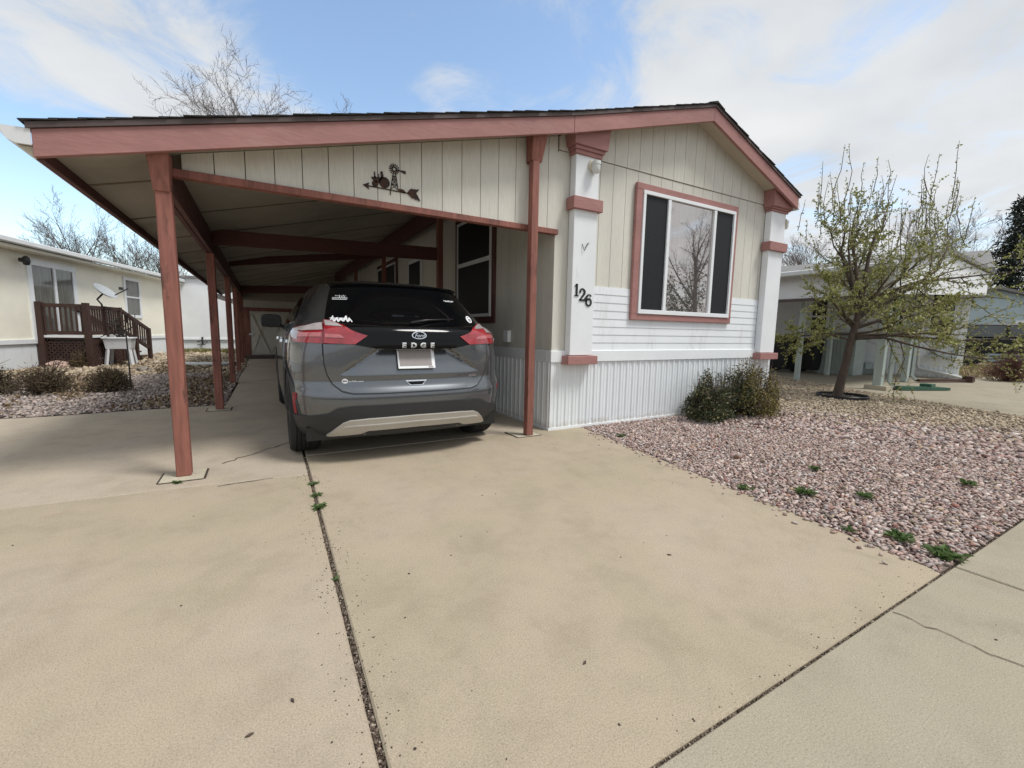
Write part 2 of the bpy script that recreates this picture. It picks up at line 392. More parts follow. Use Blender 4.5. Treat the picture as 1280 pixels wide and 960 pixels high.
tag(d.build('slab_joint', M['joint'], recalc=False), kind='structure')
# hairline cracks, wandering
d = MB()
def hair(a, b, w, seed, amp=.02, n=14):
    rd = random.Random(seed); pts = []
    for k in range(n + 1):
        t = k / n; x = a[0] + (b[0] - a[0]) * t; y = a[1] + (b[1] - a[1]) * t
        pts.append((x + rd.uniform(-amp, amp) * (0 < k < n), y + rd.uniform(-amp, amp) * (0 < k < n)))
    for (p, q2) in zip(pts, pts[1:]): ribbon([p, q2], w * rd.uniform(.6, 1.2), .0035)
hair((-.33, 4.15), (.20, 4.69), .010, 3); hair((2.20, .665), (2.24, .20), .004, 5, .012); hair((-.32, 3.56), (.02, 3.585), .008, 6, .006)
tag(d.build('slab_crack', M['joint'], recalc=False), kind='structure')
# the pad that the front post stands on, with its open slots
def post_pad(x, y, s=.13):
    p = MB(); p.prism([(x - s, y - s, .0035), (x + s, y - s, .0035), (x + s, y + s, .0035), (x - s, y + s, .0035)], (0, 0, .004))
    tag(p.build('post_pad', M['pad']), kind='structure')
    p = MB(); e = .014
    for xx in (x - s - e, x + s): p.box(xx, xx + e, y - s, y + s, .001, .0045)
    p.box(x - s, x + s, y - s - e * .6, y - s, .001, .0045)
    tag(p.build('slab_joint', M['joint']), kind='structure')
post_pad(-.553, 3.92); post_pad(-.545, 6.93); post_pad(2.43, 4.0, .14)
# small debris on the concrete
d = MB(); rd = random.Random(11)
for k in range(560):
    x, y = rd.uniform(-3, 2.9), rd.uniform(.1, 3.6)
    s = rd.uniform(.0018, .0048)
    if k > 70: y = rd.uniform(.7, 3.6); x = crack_x(y) + rd.gauss(0, .06); s = rd.uniform(.0010, .0032)
    if k > 490: x = rd.uniform(.9, 3); y = .70 + abs(rd.gauss(0, .04))
    a = rd.uniform(0, 6.28)
    pts = [(x + s * rd.uniform(.5, 1.3) * math.cos(a + t), y + s * rd.uniform(.5, 1.3) * math.sin(a + t), .0008) for t in (0, 1.3, 2.6, 3.9, 5.1)]
    d.prism(pts, (0, 0, s * .5))
for x, y, a in ((.905, 1.05, .5), (.03, 1.35, 1.9), (-.08, 1.28, .2), (1.75, 1.42, 2.4)):
    e = .011; d.prism([(x + e * math.cos(a), y + e * math.sin(a), .001), (x - e * .4 * math.sin(a), y + e * .4 * math.cos(a), .001), (x - e * math.cos(a), y - e * math.sin(a), .001), (x + e * .4 * math.sin(a), y - e * .4 * math.cos(a), .001)], (0, 0, .004))
tag(d.build('grit', P('grit', (.07, .05, .038), .9, .6, 60)), 'dark specks of grit and leaf bits scattered on the concrete', None, None, 'stuff')

# gravel: every stone its own mesh island
def stone_templates(n=8):
    T = []
    for k in range(n):
        bm = bmesh.new(); bmesh.ops.create_icosphere(bm, subdivisions=1, radius=1)
        rd = np.random.default_rng(k); v = np.array([q.co[:] for q in bm.verts]) * rd.uniform(.50, 1.25, (12, 1))
        f = np.array([[q.index for q in p.verts] for p in bm.faces]); bm.free(); T.append((v, f))
    return T
ST = stone_templates()
def gravel(name, pts, size, mats, label):
    n = len(pts); V = []; Fc = []; o = 0
    which = rng.integers(0, 8, n)
    for t in range(8):
        P0 = pts[which == t]; k = len(P0)
        if not k: continue
        v, f = ST[t]
        sc_ = size * rng.lognormal(0, .28, (k, 1)) ; dim = np.stack([np.ones(k), rng.uniform(.6, .95, k), rng.uniform(.35, .72, k)], 1) * sc_
        a = rng.uniform(0, 6.28, k); ca, sa = np.cos(a), np.sin(a)
        tl = rng.normal(0, .3, k)
        X = v[None] * dim[:, None]
        z = X[..., 2] + X[..., 0] * tl[:, None]
        W = np.stack([X[..., 0] * ca[:, None] - X[..., 1] * sa[:, None], X[..., 0] * sa[:, None] + X[..., 1] * ca[:, None], z], 2)
        W[..., :2] += P0[:, None, :2]; W[..., 2] += (P0[:, 2] + dim[:, 2] * .45)[:, None]
        V.append(W.reshape(-1, 3)); Fc.append((f[None] + (np.arange(k) * 12)[:, None, None]).reshape(-1, 3) + o); o += k * 12
    V = np.concatenate(V); Fc = np.concatenate(Fc)
    ob = raw_mesh(name, V, Fc, mats, off=(V[:, 0].mean(), V[:, 1].mean(), 0))
    return tag(ob, label, None, None, 'stuff')
def inside(pts, poly):
    x, y = pts[:, 0], pts[:, 1]; c = np.zeros(len(pts), bool); n = len(poly)
    for i in range(n):
        x0, y0 = poly[i]; x1, y1 = poly[(i + 1) % n]
        hit = ((y0 > y) != (y1 > y)) & (x < (x1 - x0) * (y - y0) / (y1 - y0 + 1e-12) + x0); c ^= hit
    return c
def scatter(poly, s, z=-.004):
    P0 = np.array(poly); lo, hi = P0.min(0), P0.max(0)
    gx, gy = np.meshgrid(np.arange(lo[0], hi[0], s), np.arange(lo[1], hi[1], s))
    p = np.stack([gx.ravel(), gy.ravel()], 1) + rng.uniform(-.5, .5, (gx.size, 2)) * s
    p = p[inside(p, poly)]
    return np.column_stack([p, np.full(len(p), z)])
stone_pink = island_mat('river_stone', [(0, (.10, .075, .075)), (.14, (.30, .20, .18)), (.30, (.50, .385, .335)), (.46, (.33, .29, .285)), (.60, (.60, .50, .445)), (.74, (.40, .255, .22)), (.84, (.68, .62, .58)), (.91, (.30, .145, .115)), (.96, (.44, .345, .235)), (1, (.17, .145, .145))], .8, .25, 25)
stone_tan = island_mat('tan_stone', [(0, (.19, .145, .105)), (.3, (.40, .32, .225)), (.6, (.52, .43, .31)), (.85, (.36, .29, .215)), (1, (.60, .52, .41))], .85, .25, 25)
stone_grey = island_mat('grey_stone', [(0, (.10, .085, .085)), (.2, (.24, .19, .175)), (.4, (.42, .34, .30)), (.62, (.27, .245, .235)), (.8, (.47, .38, .335)), (1, (.55, .49, .44))], .85, .25, 25)
bed_poly = [(edge_x(.69), .695), (11.2, .695), (9.75, 1.8), (10.85, 4.2), (12.8, 7.3), (15, 10.5), (13, 13), (7.05, 13), (7.05, 4.08), (3.25, 4.08), (3.235, 3.95)]
b = MB(); b.face([(x, y, -.012) for x, y in bed_poly]); tag(b.build('gravel_bed', M['bed'], recalc=False), kind='structure')
p = scatter(bed_poly, .0205)
dist = np.hypot(p[:, 0], p[:, 1]); tanness = np.clip((p[:, 0] - 5.7 - .45 * (4 - p[:, 1])) / 1.6, 0, 1)
keep = (dist < 6) & (rng.random(len(p)) > tanness)
near = p[keep]; rr_ = rng.uniform(.8, 3.8, 150); near = np.concatenate([near, np.column_stack([2.80 + (rr_ - .69) * .1323 - rng.exponential(.05, 150), rr_, np.full(150, .001)])]); gravel('gravel', near, .0142, stone_pink, 'pink and grey river gravel in the bed beside the driveway')
p = scatter(bed_poly, .034); dist = np.hypot(p[:, 0], p[:, 1]); tanness = np.clip((p[:, 0] - 5.7 - .45 * (4 - p[:, 1])) / 1.6, 0, 1)
farp = p[(dist >= 6) & (dist < 13.5) & (rng.random(len(p)) > tanness)]
gravel('gravel', farp, .0235, stone_pink, 'pinkish gravel of the bed farther out towards the young tree')
p = scatter(bed_poly, .036); dist = np.hypot(p[:, 0], p[:, 1]); tanness = np.clip((p[:, 0] - 5.7 - .45 * (4 - p[:, 1])) / 1.6, 0, 1)
tanp = p[(rng.random(len(p)) < tanness) & (dist < 15)]
gravel('tan_gravel', tanp, .021, stone_tan, 'finer tan gravel round the young tree by the white house')
n = 5200; yj = rng.uniform(.69, 4.1, n); pj = np.column_stack([.272 + (yj - 4.08) * .016 + rng.uniform(-.0105, .0105, n), yj, np.full(n, -.013)])
n = 1800; xj = rng.uniform(.6, 4.5, n); pk2 = np.column_stack([xj, rng.uniform(.680, .689, n), np.full(n, -.012)])
gravel('joint_grit', np.concatenate([pj, pk2]), .0042, island_mat('joint_stone', [(0, (.03, .022, .016)), (.45, (.085, .062, .045)), (.8, (.17, .13, .10)), (1, (.42, .36, .29))], .9), 'dark grit and small stones packed in the driveway joints')
left_poly = [(-.50, 7.35), (-.46, 17.5), (-1.6, 21.8), (-3.4, 21.8), (-4.95, 14.6), (-7, 8), (-6, 7.34), (-3, 7.24), (-2.2, 7.20), (-1.4, 7.31), (-.62, 7.34)]
b = MB(); b.face([(x, y, -.011) for x, y in left_poly]); tag(b.build('gravel_bed', M['bed'], recalc=False), kind='structure')
p = scatter(left_poly, .038); dist = np.hypot(p[:, 0], p[:, 1])
gravel('gravel', p[dist < 12.5], .023, stone_grey, 'grey and brown gravel of the left yard beside the carport slab')
p = scatter(left_poly, .10); dist = np.hypot(p[:, 0], p[:, 1]); gravel('gravel', p[dist >= 12.5], .055, stone_tan, 'pale tan gravel at the foot of the yellow house')
# right neighbour's paving
d = MB(); slab(d, [(9.75, 1.8), (11.25, .69), (30, .69), (30, 1.8), (20, 4.3), (17.2, 4.3), (17.2, 13), (15, 10.5), (12.8, 7.3), (10.85, 4.2)], -.1, -.004); tag(d.build('neighbour_driveway', M['conc3'], bevel=.006), kind='structure')
# ------------------------------------------------------------ the house with its carport
FB = [(-1.13, 2.085), (2.82, 3.11), (4.95, 3.725), (6.96, 2.985)]      # lower edge of the rake board
def fb(x):
    for (a, za), (b2, zb) in zip(FB, FB[1:]):
        if x <= b2 or (b2, zb) == FB[-1]: return za + (zb - za) * (x - a) / (b2 - a)
YF, YW, YB, XL, XR = 3.77, 4.02, 17.6, 2.785, 7.03
house = thing('mobile_home', 'cream and white mobile home with red trim and number 126 beside the gravel bed', 'house', (4.9, 4.02, 0))
hb = MB()
G = .195
def boards(x0, x1, y0, y1, zlo, zhi, step=G, gap=.006, start=None):
    """upright boards with open grooves between them; zlo and zhi are functions of x"""
    x = x0 if start is None else start
    while x < x1 - 1e-4:
        a, b = max(x, x0), min(x + step - gap, x1)
        if b > x0 and b - a > .004:
            hb.hexa([(a, y0, zlo(a)), (b, y0, zlo(b)), (b, y1, zlo(b)), (a, y1, zlo(a)), (a, y0, zhi(a)), (b, y0, zhi(b)), (b, y1, zhi(b)), (a, y1, zhi(a))])
        x += step
hi = lambda x: fb(min(x, 6.95)) + .055
boards(XL, XR, YW, YW + .02, lambda x: .90, lambda x: 3.022, start=2.81)
boards(XL, 4.95, YW - .009, YW + .02, lambda x: 3.03, hi, start=2.81); boards(4.95, XR, YW - .009, YW + .02, lambda x: min(3.03, hi(x) - .01), hi, start=4.955)
y = YW + .03
while y < YB:                                                            # the side wall under the carport
    hb.box(XL, XL + .02, y, min(y + G - .006, YB), .90, fb(XL) + .05); y += G
hb.box(XL, XL + .03, YW - .0095, YW + .025, .9, 3.0)
wall = hb.build('wall', M['cream'], house)
b = MB(); b.prism([(x, YW + .021, z) for x, z in [(XL + .021, .0), (XR - .02, .0), (XR - .02, 2.98), (4.95, fb(4.95) + .03), (XL + .021, fb(XL) + .03)]], (0, .05, 0))
b.box(XL + .021, XL + .06, YW + .08, YB, .0, 3.08); b.box(XR - .06, XR - .02, YW + .08, YB, 0, 2.95); b.box(XL + .07, XR - .07, YB - .05, YB, 0, 2.9)
b.build('wall_backing', M['groove'], house)
# white lap siding under the window
b = MB(); lap = .094; z = .905
while z < 1.63:
    for a, c in ((3.285, 6.555),):
        t = min(z + lap, 1.648)
        b.hexa([(a, YW - .014, z), (c, YW - .014, z), (c, YW - .001, z), (a, YW - .001, z), (a, YW - .008, t), (c, YW - .008, t), (c, YW - .001, t), (a, YW - .001, t)])
        b.box(a, c, YW - .0138, YW - .010, z - .002, z)
    z += lap
b.build('lap_siding', M['white'], house)
b = MB(); b.box(XL - .018, XR + .01, YW - .030, YW + .05, .775, .905); b.box(XL - .018, XL + .03, YW + .0505, YB, .775, .905)
b.build('belt_board', M['whitepaint'], house, bevel=.004)
# ribbed vinyl skirting
def ribs(p0, p1, out, z0, z1, mb):
    p0 = Vector(p0); p1 = Vector(p1); n = (p1 - p0).length; t = (p1 - p0) / n; o = Vector(out); prof = []; s = 0
    while s < n:
        for ds, h in ((0, 0), (.010, .014), (.040, .014), (.050, 0), (.062, .009), (.071, .009), (.083, 0)):
            if s + ds < n: prof.append((s + ds, h))
        s += .104
    prof.append((n, 0)); pp = [p0 + t * a + o * h for a, h in prof]
    mb.grid([[(q.x, q.y, z0) for q in pp], [(q.x, q.y, z1) for q in pp]])
b = MB(); ribs((XL, YW), (XR, YW), (0, -1), .025, .78, b); ribs((XL, YB), (XL, YW), (-1, 0), .025, .78, b); ribs((XR, YW), (XR, YB), (1, 0), .025, .78, b)
b.box(XL - .004, XL + .016, YW - .016, YW + .010, .025, .776)
sk = b.build('skirting', M['skirt'], house, recalc=False)
b = MB(); b.box(XL - .022, XR, YW - .022, YW + .0, .0, .028); b.box(XL - .022, XL, YW + .001, YB, .0, .028); b.build('skirting_rail', M['whitepaint'], house)
# pilasters
def column(xa, xb, capz):
    y0, y1 = YW - .105, YW - .0095
    b = MB(); b.box(xa, xb, y0, y1, .857, capz); c = b.build('corner_column', M['whitepaint'], house, bevel=.004)
    cz = fb((xa + xb) / 2) + .045; b = MB()
    for k, (e, f0, f1) in enumerate(((.022, 0, .16), (.040, .16, .30), (.062, .30, 1.0))):
        za = capz + (cz - capz) * f0; zb = capz + (cz - capz) * f1
        if k < 2: b.box(xa - e, xb + e, y0 - e, y1 + .0, za, zb - .001)
        else:
            e2 = e + .022
            b.hexa([(xa - e, y0 - e, za), (xb + e, y0 - e, za), (xb + e, y1, za), (xa - e, y1, za), (xa - e2, y0 - e2, fb(xa - e2) + .05), (xb + e2, y0 - e2, fb(min(xb + e2, 6.95)) + .05), (xb + e2, y1, fb(min(xb + e2, 6.95)) + .05), (xa - e2, y1, fb(xa - e2) + .05)])
    b.build('column_cap', M['pink'], c, bevel=.003)
    zb = capz - .56; b = MB(); b.box(xa - .042, xb + .042, y0 - .042, y1, zb, zb + .125); b.build('column_band', M['pink'], c, bevel=.004)
    b = MB(); b.box(xa - .050, xb + .050, y0 - .045, y1, .755, .851); b.build('column_foot', M['pink'], c, bevel=.004)
    return c
c1 = column(2.965, 3.285, 2.99); c2 = column(6.56, 6.925, 2.93)
def jar_lamp(x, y, z, d):
    d = Vector(d); b = MB(); c = Vector((x, y, z))
    b.lathe(c, d, [(.0, 0), (.062, 0), (.062, .018), (.045, .03), (.04, .055)], 20)
    o = b.build('wall_lamp', M['cream_plastic'], house, smooth=True, angle=40)
    b = MB(); q = c + d * .062 + Vector((0, 0, -.005)); b.lathe(q, (0, 0, -1), [(.0, -.035), (.050, -.035), (.050, .0)], 18); b.lathe(q, (0, 0, -1), [(.046, 0), (.046, .055), (.03, .082), (0, .09)], 18)
    b.build('lamp_jar', M['lampglass'], o, smooth=True, angle=40)
jar_lamp(3.185, 3.912, 2.90, (0, -1, 0)); jar_lamp(6.927, 3.955, 2.82, (1, 0, 0))
# front window
b = MB()
x0, x1, z0, z1, t = 3.92, 5.862, 1.28, 2.89, .100
ya, yb = YW - .050, YW - .009
b.box(x0, x1, ya, yb, z1 - t * .75, z1); b.box(x0, x1, ya, yb, z0, z0 + t * .75); b.box(x0, x0 + t, ya, yb, z0 + t * .75 + .001, z1 - t * .75 - .001); b.box(x1 - t * .6, x1, ya, yb, z0 + t * .75 + .001, z1 - t * .75 - .001)
win = b.build('window', M['pink'], house, bevel=.004)
X0, X1, Z0, Z1 = x0 + t + .002, x1 - t * .6 - .002, z0 + t * .75 + .002, z1 - t * .75 - .002
b = MB(); f = .042; ya, yb = YW - .064, YW - .012
b.box(X0, X1, ya, yb, Z1 - f, Z1); b.box(X0, X1, ya, yb, Z0, Z0 + f + .01); b.box(X0, X0 + f, ya, yb, Z0 + f + .011, Z1 - f - .001); b.box(X1 - f, X1, ya, yb, Z0 + f + .011, Z1 - f - .001)
for xm in (4.478, 5.366): b.box(xm - .026, xm + .026, ya + .004, yb, Z0 + f + .011, Z1 - f - .001)
b.build('window_frame', M['whitepaint'], win, bevel=.003)
gm, gnt, gb = newmat('curtained_window_glass')
gtc = N(gnt, 'ShaderNodeTexCoord'); gmp = N(gnt, 'ShaderNodeMapping'); gmp.inputs['Scale'].default_value = (9, 1, .25); L(gnt, gtc.outputs['Object'], gmp.inputs[0])
gw = N(gnt, 'ShaderNodeTexNoise', Scale=1.6, Detail=2.); L(gnt, gmp.outputs[0], gw.inputs['Vector'])
L(gnt, ramp(gnt, gw.outputs['Fac'], [(.3, (.50, .465, .45)), (.7, (.57, .535, .52))]).outputs[0], gb.inputs['Base Color'])
gb.inputs['Roughness'].default_value = .015; gb.inputs['Metallic'].default_value = .9
b = MB(); b.box(4.500, 5.342, YW - .034, YW - .014, Z0 + f, Z1 - f); b.build('window_pane', gm, win)
b = MB(); b.box(X0 + f, 4.454, YW - .040, YW - .014, Z0 + f, Z1 - f); b.build('screen', M['screen'], win)
b = MB(); b.box(5.390, X1 - f, YW - .040, YW - .014, Z0 + f, Z1 - f); b.build('screen', M['screen'], win)
# windows and door in the side wall under the carport
def side_window(ya, yb, za, zb, mid=True, tr=.09, trim=True, name='window'):
    b = MB(); x1 = XL - .001; x0 = XL - .028
    if trim:
        b.box(x0, x1, ya - tr, yb + tr, zb, zb + tr); b.box(x0, x1, ya - tr, yb + tr, za - tr, za); b.box(x0, x1, ya - tr, ya, za + .001, zb - .001); b.box(x0, x1, yb, yb + tr, za + .001, zb - .001)
    else: b.box(x0, x1, ya - .03, yb + .03, za, zb + .03)
    wd = b.build(name, M['pinkdark'] if trim else M['whitepaint'], house)
    f = .045; b = MB(); x0 -= .014; xe = XL - .004
    b.box(x0, xe, ya + .002, yb - .002, zb - f, zb - .002); b.box(x0, xe, ya + .002, yb - .002, za + .002, za + f); b.box(x0, xe, ya + .002, ya + f, za + f + .001, zb - f - .001); b.box(x0, xe, yb - f, yb - .002, za + f + .001, zb - f - .001)
    if mid: zm = za + (zb - za) * .55; b.box(x0, xe, ya + f + .001, yb - f - .001, zm - .03, zm + .03)
    b.build('window_frame', M['whitepaint'], wd)
    b = MB(); b.box(XL - .034, XL - .029, ya + f - .004, yb - f + .004, za + f - .004, zb - f + .004); b.build('window_pane', M['screen'], wd)
side_window(5.46, 6.66, 1.31, 2.76); side_window(10.4, 12.2, 1.4, 2.66); side_window(8.5, 9.36, .92, 2.50, False, trim=False, name='door')
b = MB(); b.box(XL - .05, XL - .001, 4.93, 5.05, .97, 1.12); b.build('outlet_box', M['whitepaint'], house, bevel=.005)
# house numbers, each screwed on a little lower than the one before
def text_mesh(s, size, depth, bold=0., shear=0.):
    c = bpy.data.curves.new('t', 'FONT'); c.body = s; c.size = size; c.extrude = depth / 2; c.offset = bold; c.shear = shear; c.align_x = 'CENTER'; c.align_y = 'CENTER'; c.resolution_u = 4
    o = bpy.data.objects.new('t', c); COL.objects.link(o); dg = bpy.context.evaluated_depsgraph_get(); me = bpy.data.meshes.new_from_object(o.evaluated_get(dg))
    bpy.data.objects.remove(o); bpy.data.curves.remove(c); return me
def add_text(name, s, size, depth, mat, parent, loc, rot=(math.pi / 2, 0, 0), bold=0., shear=0., sx=1.):
    me = text_mesh(s, size, depth, bold, shear); me.name = name; me.materials.clear(); me.materials.append(mat)
    me.transform(Matrix.Translation(Vector(loc) - woff(parent)) @ Matrix.LocRotScale(None, __import__('mathutils').Euler(rot), Vector((sx, 1, 1))))
    o = bpy.data.objects.new(name, me); COL.objects.link(o); o.parent = parent; return o
def digit(poly_list, x, z, s, name='house_number'):
    b = MB()
    for poly in poly_list: b.prism([(x + px * s, 3.914, z + pz * s) for px, pz in poly], (0, -.008, 0))
    return b.build(name, M['black'], house)
def stroke(pts, ws):
    """a stroke of changing width drawn as one outline of quads"""
    out = []
    for k in range(len(pts) - 1):
        a = Vector(pts[k]); c = Vector(pts[k + 1]); d = (c - a).normalized(); n = Vector((-d.y, d.x))
        out.append([tuple(a + n * ws[k] / 2), tuple(a - n * ws[k] / 2), tuple(c - n * ws[k + 1] / 2), tuple(c + n * ws[k + 1] / 2)])
    return out
arc = lambda cx_, cz, rx, rz, a0, a1, n=12: [(cx_ + rx * math.cos(R(a0 + (a1 - a0) * k / n)), cz + rz * math.sin(R(a0 + (a1 - a0) * k / n))) for k in range(n + 1)]
one = stroke([(0, -.5), (0, .5)], [.19, .19]) + stroke([(-.20, .30), (.0, .45)], [.07, .12]) + stroke([(-.22, -.47), (.22, -.47)], [.07, .07])
a2 = arc(0, .22, .26, .27, 165, -20); tw = stroke(a2 + [(-.26, -.44)], [.12] * 3 + [.13] * 6 + [.20] * 4 + [.09]) + stroke([(-.29, -.43), (.30, -.43)], [.14, .16]) + stroke([(.29, -.46), (.31, -.22)], [.06, .07]) + [[(-.30, .17), (-.17, .12), (-.12, .26), (-.22, .32), (-.31, .27)]]
a6 = arc(.02, -.19, .27, .28, 0, 360, 20); six = stroke(a6, [.15] * 21) + stroke(arc(.12, .0, .40, .47, 195, 95, 10), [.19] * 6 + [.13] * 3 + [.09] * 2) + [[(.12, .46), (.26, .44), (.28, .30), (.17, .28)]]
for pl, x, z in ((one, 3.030, 1.578), (tw, 3.108, 1.528), (six, 3.200, 1.476)): digit(pl, x, z, .132)
b = MB(); b.tube([(3.085, 3.910, 2.075), (3.092, 3.900, 2.03), (3.108, 3.896, 2.005), (3.125, 3.900, 2.04), (3.15, 3.903, 2.085), (3.175, 3.906, 2.095)], .0035, 6); b.tube([(3.125, 3.900, 2.04), (3.14, 3.902, 2.07), (3.165, 3.905, 2.075)], .003, 6)
b.build('wire_hook', M['rust'], house)
# roofs: courses of shingles laid over one another
def shingle_run(xa, za, xb, zb, ya, yb, mb, step=.135):
    a = Vector((xa, 0, za)); c = Vector((xb, 0, zb)); d = c - a; n = d.length; t = d / n; up = Vector((-t.z, 0, t.x)) if t.x > 0 else Vector((t.z, 0, -t.x)); rd = random.Random(5)
    k = 0
    while k * step < n:
        s0 = k * step - .012; s1 = min(k * step + step + .03, n); j = rd.uniform(-.008, .008)
        p = [a + t * s0 + up * .010, a + t * s1 + up * .003, a + t * s1 + up * .010, a + t * s0 + up * .017]
        mb.prism([(q.x, ya + j, q.z) for q in p], (0, yb - ya - j, 0)); k += 1
RT = .158                                                                # rake board height
def zt(x): return fb(x) + RT
b = MB()
shingle_run(4.95, zt(4.95) + .032, 2.82, zt(2.82) + .034, YF - .028, YB, b) if False else shingle_run(2.82, zt(2.82) + .032, 4.95, zt(4.95) + .032, YF - .028, YB, b)
shingle_run(6.99, zt(6.96) + .020, 4.95, zt(4.95) + .032, YF - .028, YB, b)
b.prism([(4.80, YF - .03, zt(4.80) + .058), (4.95, YF - .03, zt(4.95) + .064), (5.10, YF - .03, zt(5.10) + .054), (4.95, YF - .03, zt(4.95) + .046)], (0, YB - YF, 0))
roof = b.build('roof', M['shingle'], house)
b = MB()
for (xa, za), (xb, zb) in (((2.822, fb(2.822)), (4.95, fb(4.95))), ((4.952, fb(4.95)), (6.96, fb(6.96)))):
    b.prism([(xa, YF, za), (xb, YF, zb), (xb, YF, zb + RT), (xa, YF, za + RT)], (0, .038, 0))
b.build('rake_board', M['pink'], house, bevel=.003)
b = MB()
for (xa, za), (xb, zb) in (((2.822, zt(2.822)), (4.95, zt(4.95))), ((4.952, zt(4.95)), (6.985, zt(6.96) - .008))):
    b.prism([(xa, YF - .014, za + .001), (xb, YF - .014, zb + .001), (xb, YF - .014, zb + .034), (xa, YF - .014, za + .034)], (0, YB - YF, 0))
b.build('drip_edge', M['drip'], house)
b = MB()
for xa, xb in ((2.83, 4.949), (4.951, 6.95)):
    b.prism([(xa, YF + .039, fb(xa) + .056), (xb, YF + .039, fb(xb) + .056), (xb, YF + .039, fb(xb) + .070), (xa, YF + .039, fb(xa) + .070)], (0, YW - YF - .03, 0))
b.build('soffit', M['soffit'], house)
b = MB(); b.box(6.962, 7.06, YF + .03, YB, 2.99, 3.10); b.build('gutter', M['alum'], house, bevel=.01)

# ---------------- carport
cp = thing('carport', 'open carport with red posts and a low dark shingled roof joined to the cream house', 'carport', (.9, 4.0, 0))
b = MB(); shingle_run(-1.16, zt(-1.16) + .032, 2.818, zt(2.818) + .032, YF - .028, YB, b); b.build('roof', M['shingle'], cp)
b = MB(); b.prism([(-1.13, YF, fb(-1.13)), (2.819, YF, fb(2.819)), (2.819, YF, zt(2.819)), (-1.13, YF, zt(-1.13))], (0, .038, 0)); b.build('rake_board', M['pink'], cp, bevel=.003)
b = MB(); b.prism([(-1.15, YF - .014, zt(-1.15) + .001), (2.819, YF - .014, zt(2.819) + .001), (2.819, YF - .014, zt(2.819) + .034), (-1.15, YF - .014, zt(-1.15) + .034)], (0, YB - YF, 0)); b.build('drip_edge', M['drip'], cp)
b = MB(); y = YF + .042; ends = []
for w in [.78] + [1.22] * 10 + [1.0]:
    ye = y + w - .012; 
    b.hexa([(-1.09, y, fb(-1.09) + .055), (2.78, y, fb(2.78) + .055), (2.78, ye, fb(2.78) + .055), (-1.09, ye, fb(-1.09) + .055), (-1.09, y, fb(-1.09) + .067), (2.78, y, fb(2.78) + .067), (2.78, ye, fb(2.78) + .067), (-1.09, ye, fb(-1.09) + .067)])
    y += w
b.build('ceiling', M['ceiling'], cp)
b = MB(); y = YF + .042
for w in [.78] + [1.22] * 10:
    y += w; e = .014; b.hexa([(-1.09, y - .006 - e, fb(-1.09) + .049), (2.78, y - .006 - e, fb(2.78) + .049), (2.78, y - .006 + e, fb(2.78) + .049), (-1.09, y - .006 + e, fb(-1.09) + .049), (-1.09, y - .006 - e, fb(-1.09) + .0545), (2.78, y - .006 - e, fb(2.78) + .0545), (2.78, y - .006 + e, fb(2.78) + .0545), (-1.09, y - .006 + e, fb(-1.09) + .0545)])
b.build('ceiling_batten', M['groove'], cp)
b = MB(); b.prism([(-1.128, YF + .02, 2.088), (-1.20, YF + .02, 2.146), (-1.128, YF + .02, 2.146)], (0, YB - YF - .1, 0)); b.build('eave_return', M['soffit'], cp)
b = MB(); b.prism([(-1.12, YF + .04, fb(-1.12) + .075), (2.78, YF + .04, fb(2.78) + .075), (2.78, YF + .04, fb(2.78) + .10), (-1.12, YF + .04, fb(-1.12) + .10)], (0, YB - YF - .05, 0)); b.build('roof_deck', M['pinkdark'], cp)
b = MB(); b.box(-1.13, -1.094, YF + .0385, YB, fb(-1.13) - .005, fb(-1.13) + .15); b.build('eave_board', M['pinkdark'], cp)
b = MB()                                                                  # white eave gutter, open above, its end cap towards the street
prof = [(-1.132, 2.15), (-1.20, 2.15), (-1.235, 2.165), (-1.262, 2.205), (-1.275, 2.238), (-1.268, 2.238), (-1.256, 2.21), (-1.228, 2.172), (-1.198, 2.158), (-1.132, 2.158)]
b.prism([(x, YF + .0, z) for x, z in prof], (0, YB - YF, 0)); b.prism([(-1.132, YF - .004, 2.15), (-1.20, YF - .004, 2.15), (-1.235, YF - .004, 2.165), (-1.275, YF - .004, 2.238), (-1.132, YF - .004, 2.242)], (0, .004, 0))
b.build('gutter', M['alum'], cp)
# beams on the two rows of posts
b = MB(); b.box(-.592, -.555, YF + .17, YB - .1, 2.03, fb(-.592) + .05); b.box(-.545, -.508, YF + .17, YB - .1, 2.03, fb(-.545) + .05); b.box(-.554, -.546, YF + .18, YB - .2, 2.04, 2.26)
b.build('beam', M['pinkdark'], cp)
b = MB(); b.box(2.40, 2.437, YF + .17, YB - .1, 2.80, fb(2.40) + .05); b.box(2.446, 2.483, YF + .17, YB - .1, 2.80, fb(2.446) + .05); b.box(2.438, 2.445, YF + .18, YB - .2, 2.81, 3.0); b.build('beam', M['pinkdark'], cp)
def bracket(x, zb, zt_, w, lean):
    """the shaped beam end above a front post"""
    b = MB(); y0 = YF + .0385; y1 = y0 + .11
    b.hexa([(x - w * .37, y1 - .04, zb), (x + w * .37, y1 - .04, zb), (x + w * .37, y1 + .05, zb), (x - w * .37, y1 + .05, zb), (x - w / 2, y0, zt_), (x + w / 2, y0, zt_), (x + w / 2, y1 + .05, zt_), (x - w / 2, y1 + .05, zt_)])
    return b.build('beam_end', M['pinkpost'], cp, bevel=.004)
bracket(-.555, 2.015, 2.262, .125, 0); bracket(2.452, 2.80, fb(2.452) + .045, .165, 0)
def post(x, y, ztop, s=.092, mat='pinkpost'):
    b = MB(); b.box(x - s / 2, x + s / 2, y - s / 2, y + s / 2, .008, ztop); return b.build('post', M[mat], cp, bevel=.006)
post(-.550, 3.935, 2.03)
for y in (6.93, 10.0, 12.6, 14.8, 16.6): post(-.540, y, 2.03, mat='pinkpost')
post(2.442, 4.005 - .095, 2.80, .080)
